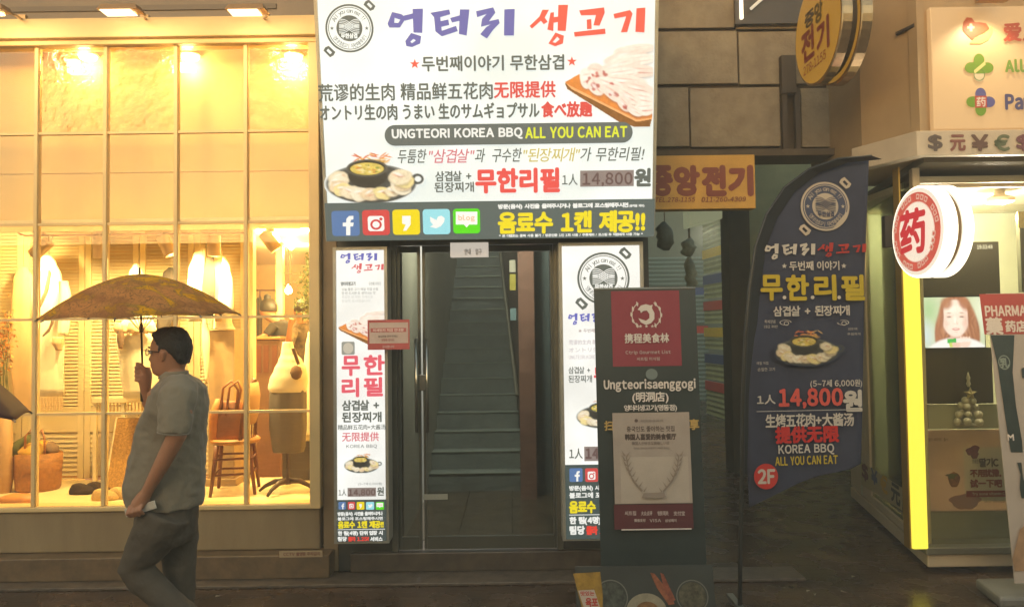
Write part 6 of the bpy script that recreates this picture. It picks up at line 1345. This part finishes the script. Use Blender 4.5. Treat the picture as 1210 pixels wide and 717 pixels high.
for sd in (-1, 1):
    e = PL(181.2, 415.6, sd*.031); MB().loft([(e.x, e.y, e.z + .0105*math.sin(a), .0105*math.cos(a)+.0005, .0105*math.cos(a)+.0005) for a in [math.pi*(k/8-.5) for k in range(9)]], 14).build('eye', mat('eye_white', '#cfc4b4', rough=.2), man, smooth=True)
    MB().lathe((e.x-.0095, e.y, e.z), [(.005, 0), (.0045, .0012), (.001, .0018)], 12, (-1, 0, 0)).build('iris', mat('iris_dark', '#22160e', rough=.15), man)
    MB().tube([PL(179.2, 410.8, sd*.012), PL(178.8, 409.8, sd*.03), PL(181.5, 410.8, sd*.05)], [.003, .004, .002], 8).build('eyebrow', hairm, man)
# shirt
polo = mat('polo_grey', '#857c6a', rough=.9, var=.08, scale=5, bump=.9, bscale=7, bdist=.02, stretch=(1, 1, .7), sheen=.2)
sh = MB()
T_ = [(443,196,221,.068),(447,193,228,.10),(452,190,234,.155),(459,187,238,.195),(470,182.5,240,.20),(485,176,240.5,.19),(500,169,240.5,.175),(515,164,240.8,.168),(530,160,240.5,.165),(545,156.5,240.3,.165),(560,153,240,.168),(572,151,239.5,.17),(580,150.5,239,.17),(588,153,238,.168),(597,158,237,.165)]
rg = []
for i, (y, xf, xb, hw) in enumerate(T_):
    a_, c_ = PM(xf, y), PM(xb, y); rg.append(((a_.x+c_.x)/2, YM, a_.z, (c_.x-a_.x)/2, hw, .0 if y < 470 else .008 + .0001*(y-470)))
sh.loft(rg, 56, freq=5, seed=1.3, expo=2.2)
sh.tube([PM(212, 457, -.13), PM(210, 470, -.20), PM(208, 492, -.235), PM(205, 513, -.25)], [.085, .088, .078, .070], 26)
sh.tube([PM(207, 459, .13), PM(198, 472, .19), PM(189, 484, .215), PM(184, 490, .215)], [.085, .080, .068, .058], 26)
# placed creases
sht = sh.build('polo_shirt', polo, man, smooth=True); remesh(sht, .009, 4)
tx = bpy.data.textures.new('cloth_folds', 'CLOUDS'); tx.noise_scale = .11; dm = sht.modifiers.new('folds', 'DISPLACE'); dm.texture = tx; dm.strength = .022; dm.mid_level = .5; dm.texture_coords = 'GLOBAL'
tx2 = bpy.data.textures.new('fine_folds', 'CLOUDS'); tx2.noise_scale = .05; dm = sht.modifiers.new('fine', 'DISPLACE'); dm.texture = tx2; dm.strength = .014; dm.mid_level = .5; dm.texture_coords = 'GLOBAL'
cl = MB(); rr = [(PM(205 + 1.2*j, 446 - 2.2*j).x, YM, PM(205, 446 - 2.6*j).z, .074 - .006*j, .078 - .004*j) for j in range(4)]
cl.loft(rr, 32, caps=False); c2 = cl.build('collar', polo, man, smooth=True); c2.modifiers.new('thick', 'SOLIDIFY').thickness = .006
def hoop(c0, c1, r, m_, nm, rr=.0035, sx=1):
    c0, c1 = Vector(c0), Vector(c1); ax_ = (c1-c0).normalized(); a_ = ax_.cross(Vector((0, 1, 0))).normalized(); b_ = ax_.cross(a_)
    MB().tube([c0 + (a_*math.cos(2*math.pi*k/28) + b_*math.sin(2*math.pi*k/28))*r for k in range(29)], rr, 6).build(nm, m_, man, smooth=True)
hoop(PM(205, 511, -.25), PM(204.5, 516, -.25), .071, polo, 'sleeve_hem')
# trousers
tm = mat('trousers_dark', '#544c40', rough=.85, var=.14, scale=6, bump=1.0, bscale=9, bdist=.02)
tr = MB()
tr.loft([(PM(198, y).x + dx_, YM, PM(198, y).z, rx, ry) for y, dx_, rx, ry in ((588, .0, .14, .14), (600, .0, .145, .15), (615, -.005, .15, .165), (630, -.0, .13, .17), (640, .01, .10, .16))], 36, fold=.01)
tr.tube([PM(196, 605, -.09), PM(184, 628, -.1), PM(170, 652, -.1), PM(160, 671, -.1), PM(172, 686, -.1), PM(196, 708, -.1), PM(228, 737, -.1)], [.125, .112, .094, .084, .078, .071, .062], 24)
tr.tube([PM(206, 605, .09), PM(211, 640, .09), PM(212, 674, .09), PM(212, 724, .09), PM(213, 782, .09)], [.12, .095, .082, .072, .066], 24)
tro = tr.build('trousers', tm, man, smooth=True); remesh(tro, .009, 4)
dm = tro.modifiers.new('folds', 'DISPLACE'); dm.texture = tx; dm.strength = .018; dm.mid_level = .5; dm.texture_coords = 'GLOBAL'
shm = mat('shoe_black', '#231f1a', rough=.4)
a_ = PM(213, 790, .09); MB().loft([(a_.x-.05, a_.y, .0, .14, .045), (a_.x-.05, a_.y, .02, .145, .05), (a_.x-.04, a_.y, .05, .125, .045), (a_.x-.01, a_.y, .08, .07, .042), (a_.x+.01, a_.y, .12, .05, .04)], 24).build('shoe', shm, man, smooth=True)
a_ = PM(240, 752, -.1); b_ = PM(226, 795, -.1); MB().tube([a_ + Vector((.02, 0, .04)), a_, (a_+b_)/2, b_, b_ + Vector((-.03, 0, -.012))], [.04, .05, .048, .042, .03], 16).build('shoe', shm, man, smooth=True)
# phone
t = thing('phone', 'slim white phone held low in the walking man\'s hand', 'phone', (ph0+ph1)/2)
hw_, ht_ = side_*.004, pu*.02
MB().hexa([ph0-hw_-ht_, ph1-hw_-ht_, ph1+hw_-ht_, ph0+hw_-ht_, ph0-hw_+ht_, ph1-hw_+ht_, ph1+hw_+ht_, ph0+hw_+ht_]).build('phone_body', mat('phone_white', '#d0cabb', rough=.25), t, bevel=.003)
ht2 = pu*.017; h3 = side_*.0045
MB().hexa([ph0-h3-ht2+pd*.006, ph1-h3-ht2-pd*.006, ph1-hw_-ht2-pd*.006, ph0-hw_-ht2+pd*.006, ph0-h3+ht2+pd*.006, ph1-h3+ht2-pd*.006, ph1-hw_+ht2-pd*.006, ph0-hw_+ht2+pd*.006]).build('phone_back', mat('phone_face', '#c8c0b0', rough=.15), t)

# ---- umbrellas
def umbrella(label, top, axis, Rr, H, m, phase=0, handle=.62, nrib=8, tipdrop=0):
    axis = Vector(axis).normalized(); top = Vector(top)
    ex = Vector((1, 0, 0)) - axis*axis.x; ex.normalize(); ey = axis.cross(ex)
    t = thing('umbrella', label, 'umbrella', top - axis*handle)
    f = lambda r, a, h: top + (ex*math.cos(a) + ey*math.sin(a))*r + axis*h
    nu, nv = nrib*8, 14
    for g in range(1):
        vs = []; 
        for j in range(nv+1):
            q = j/nv
            for i in range(nu):
                a = 2*math.pi*i/nu + phase; loc = (i % 8)/8; sag = math.sin(math.pi*loc)
                r = Rr*q*(1 - .075*sag*q*q - .0*sag); h = -H*(q**1.75) - .018*sag*math.sin(math.pi*q)*0 - .02*sag*q*(1-q)*4*.5 + .012*sag*q**6
                vs.append(f(r, a, h))
        fs = [(j*nu+i, j*nu+(i+1) % nu, (j+1)*nu+(i+1) % nu, (j+1)*nu+i) for j in range(nv) for i in range(nu)]
        o = MB().add(vs, fs).build('canopy', m, t, smooth=True, fix=False)
        for e in o.data.edges:
            pass
        so_ = o.modifiers.new('thick', 'SOLIDIFY'); so_.thickness = .0004
    steel = mat('umbrella_steel', '#8d8478', rough=.3, metal=.8)
    rb = None
    for i in range(nrib):
        a = 2*math.pi*i/nrib + phase
        rb = MB().tube([f(Rr*q, a, -H*q**1.75 - .006) for q in (.03, .25, .5, .75, .93, .995)], .0022, 5).build('rib', steel, t)
        MB().tube([f(.008, a, -.30), f(Rr*.42, a, -H*.42**1.75 - .008)], .002, 5).build('stretcher', steel, t)
        MB().tube([f(Rr*.985, a, -H*.98), f(Rr*1.015, a, -H*1.03)], .004, 6).build('rib_tip', steel, t)
    MB().tube([top + axis*.035, top - axis*handle], .0055, 8).lathe(top - axis*.31, [(.01, 0), (.01, .04)], 10, axis).build('shaft', mat('umbrella_shaft', '#4a3626', rough=.35, metal=.4), t, smooth=True)
    MB().lathe(top - axis*handle, [(.008, -.02), (.014, -.015), (.015, .02), (.012, .07), (.007, .09)], 12, axis).build('handle', mat('umbrella_handle', '#2e2018', rough=.5), t, smooth=True)
    return t
um = bpy.data.materials.new('umbrella_print'); um.use_nodes = True; n = um.node_tree; b_n = n.nodes['Principled BSDF']; b_n.inputs['Roughness'].default_value = .55
tc = n.nodes.new('ShaderNodeTexCoord'); nz = n.nodes.new('ShaderNodeTexNoise'); nz.inputs['Scale'].default_value = 5.5; nz.inputs['Detail'].default_value = 2; nz.inputs['Distortion'].default_value = 1.2
n2 = n.nodes.new('ShaderNodeTexNoise'); n2.inputs['Scale'].default_value = 13; n2.inputs['Detail'].default_value = 2; n2.inputs['Distortion'].default_value = 3.5
n.links.new(tc.outputs['Object'], nz.inputs[0]); n.links.new(tc.outputs['Object'], n2.inputs[0])
r1 = n.nodes.new('ShaderNodeValToRGB'); e = r1.color_ramp.elements; e[0].position = .42; e[0].color = lin('#eab468'); e[1].position = .56; e[1].color = lin('#ffd21c')
e2 = r1.color_ramp.elements.new(.50); e2.color = lin('#e6b458'); e3 = r1.color_ramp.elements.new(.53); e3.color = lin('#d0ac5c')
r2 = n.nodes.new('ShaderNodeValToRGB'); e = r2.color_ramp.elements; e[0].position = .46; e[0].color = (0, 0, 0, 1); e[1].position = .5; e[1].color = (.9, .9, .9, 1); k2 = r2.color_ramp.elements.new(.54); k2.color = (0, 0, 0, 1)
mx = n.nodes.new('ShaderNodeMixRGB'); mx.inputs[2].default_value = lin('#a07448'); n.links.new(nz.outputs[0], r1.inputs[0]); n.links.new(n2.outputs[0], r2.inputs[0]); n.links.new(r2.outputs[0], mx.inputs[0]); n.links.new(r1.outputs[0], mx.inputs[1])
n3 = n.nodes.new('ShaderNodeTexNoise'); n3.inputs['Scale'].default_value = 7; r3 = n.nodes.new('ShaderNodeValToRGB'); r3.color_ramp.elements[0].position = .5; r3.color_ramp.elements[1].position = .58; n.links.new(tc.outputs['Object'], n3.inputs[0]); n.links.new(n3.outputs[0], r3.inputs[0])
m2 = n.nodes.new('ShaderNodeMixRGB'); m2.inputs[2].default_value = lin('#c48a50'); ml = n.nodes.new('ShaderNodeMath'); ml.operation = 'MULTIPLY'; ml.inputs[1].default_value = .6
n.links.new(r3.outputs[0], ml.inputs[0]); n.links.new(ml.outputs[0], m2.inputs[0]); n.links.new(mx.outputs[0], m2.inputs[1]); n.links.new(m2.outputs[0], b_n.inputs['Base Color'])
tl_ = n.nodes.new('ShaderNodeBsdfTranslucent'); ms = n.nodes.new('ShaderNodeMixShader'); ms.inputs[0].default_value = .6; n.links.new(m2.outputs[0], tl_.inputs[0]); n.links.new(b_n.outputs[0], ms.inputs[1]); n.links.new(tl_.outputs[0], ms.inputs[2]); n.links.new(ms.outputs[0], n.nodes['Material Output'].inputs[0])
topU = PM(167, 324, .15); hand_ = SH
ax_u = (topU - PM(165.6, 440, .15)).normalized(); ax_u = (ax_u + Vector((0, -.04, 0))).normalized()
topU = SH + ax_u * ((topU - SH).length)
umbrella('open umbrella with a mottled yellow and brown paisley print held over the walking man', topU, ax_u + Vector((-.02, 0, 0)), .497, .23, um, phase=R(14), handle=.66)
mar = mat('umbrella_maroon', '#553033', rough=.6, var=.1, scale=4, trans=.2)
q = P(-99, 442, 3.2); axm = Vector((.28, .12, 1)).normalized()
umbrella('dark maroon umbrella whose edge juts in from the left picture border', q + axm*.12, axm, .47, .2, mar, phase=R(2), handle=.7)

# ---- two people inside the shop
def shopper(label, prof_head, torso, arms, m_top, bun=None, Y=8.4, legs=None):
    t = thing('person', label, 'person', (P(torso[0][1], 400, Y).x, Y, .17))
    b = MB(); hx, hy, hr_ = prof_head; c0 = P(hx, hy, Y); r = hr_*Y/874
    b.loft([(c0.x, c0.y, c0.z + r*1.15*math.sin(a), r*.92*math.cos(a)+.001, r*.85*math.cos(a)+.001) for a in [math.pi*(k/12-.5) for k in range(13)]], 20)
    nb = P(torso[0][1]*.5 + torso[0][2]*.5, torso[0][0], Y); b.tube([c0 - Vector((0, 0, r*.8)), nb + Vector((0, 0, -.03))], [.05, .06], 12)
    for arm in arms: b.tube([P(x, y, Y + dy) for x, y, dy, rr in arm], [rr for *_, rr in arm], 12)
    hipx = P((torso[-1][1]+torso[-1][2])/2, torso[-1][0], Y)
    for sd in (-.09, .09): b.tube([hipx + Vector((sd, 0, .05)), (hipx.x+sd, hipx.y, .6), (hipx.x+sd, hipx.y, .18)], [.09, .06, .045], 12)
    g = MB(); garment(g, torso, Y, .62, n=28, fold=.01); b.add(*(lambda q: (q.v, q.f))(garment(MB(), [(y, xl+1.5, xr-1.5) for y, xl, xr in torso], Y, .55, n=24, fold=0)))
    remesh(b.build('body', skin, t, smooth=True), .012, 3)
    for arm in arms: g.tube([P(x, y, Y + dy) for x, y, dy, rr in arm[:2]], [rr*1.3 for *_, rr in arm[:2]], 12)
    remesh(g.build('top', m_top, t, smooth=True), .014, 4)
    h = MB(); h.loft([(c0.x + r*.12, c0.y + r*.0, c0.z + r*.12 + r*1.12*math.sin(a), r*1.0*math.cos(a)+.001, r*.95*math.cos(a)+.001) for a in [math.pi*(k/12*.62 - .12) for k in range(13)]], 20, fold=.01, freq=9)
    if bun: q = P(*bun[:2], Y); rb_ = bun[2]*Y/874; h.loft([(q.x, q.y, q.z + rb_*math.sin(a), rb_*math.cos(a)+.001, rb_*math.cos(a)+.001) for a in [math.pi*(k/8-.5) for k in range(9)]], 14)
    h.build('hair', hairm, t, smooth=True)
    lg = MB()
    for sd in (-.09, .09): lg.tube([hipx + Vector((sd, 0, .08)), (hipx.x+sd, hipx.y, .6), (hipx.x+sd, hipx.y, .2)], [.11, .08, .06], 12)
    lg.build('trousers', cl_dark, t, smooth=True); 
    for sd in (-.09, .09): MB().loft([(hipx.x+sd, hipx.y-.05, .172, .045, .12), (hipx.x+sd, hipx.y-.05, .2, .045, .12), (hipx.x+sd, hipx.y-.01, .24, .035, .06)], 14).build('shoe', shm, t, smooth=True)
    return t
blackt = mat('top_black', '#2c2620', rough=.9, var=.1)
shopper('person with a hair bun in a black top leaning over the shop counter', (316, 365, 10.5), [(377, 324, 336), (382, 319, 343), (395, 320, 347), (415, 323, 349), (440, 322, 347), (465, 320, 346)],
        [[(324, 384, -.12, .045), (314, 396, -.2, .036), (300, 402, -.25, .022)], [(338, 384, .1, .045), (322, 400, .05, .034), (306, 408, -.05, .022)]], blackt, bun=(316, 351.5, 4.2), Y=8.95)
shopper('person in dark patterned top with raised forearm inside the shop behind the dress form', (356, 366, 10), [(379, 350, 364), (386, 345, 371), (400, 343, 374), (430, 344, 374), (470, 345, 373)],
        [[(347, 390, -.1, .045), (340, 412, -.3, .036), (343, 385, -.38, .026), (345, 376, -.4, .03)], [(370, 390, 0, .045), (374, 420, -.1, .036), (366, 440, -.2, .024)]], mat('top_pattern', '#4c4238', rough=.9, col2='#8a7a60', scale=26), Y=7.7)
# ================================================================== night haze volume, added to lift the blacks as lens glare does
hz = bpy.data.materials.new('haze_veil'); hz.use_nodes = True; n = hz.node_tree; n.nodes.remove(n.nodes['Principled BSDF'])
pv_ = n.nodes.new('ShaderNodeVolumePrincipled'); pv_.inputs['Color'].default_value = (.95, .93, .88, 1); pv_.inputs['Density'].default_value = .014
n.links.new(pv_.outputs[0], n.nodes['Material Output'].inputs['Volume'])
o = MB().box(-42, 42, -32, 52, -1, 8.5).build('haze', hz); o['kind'] = 'stuff'
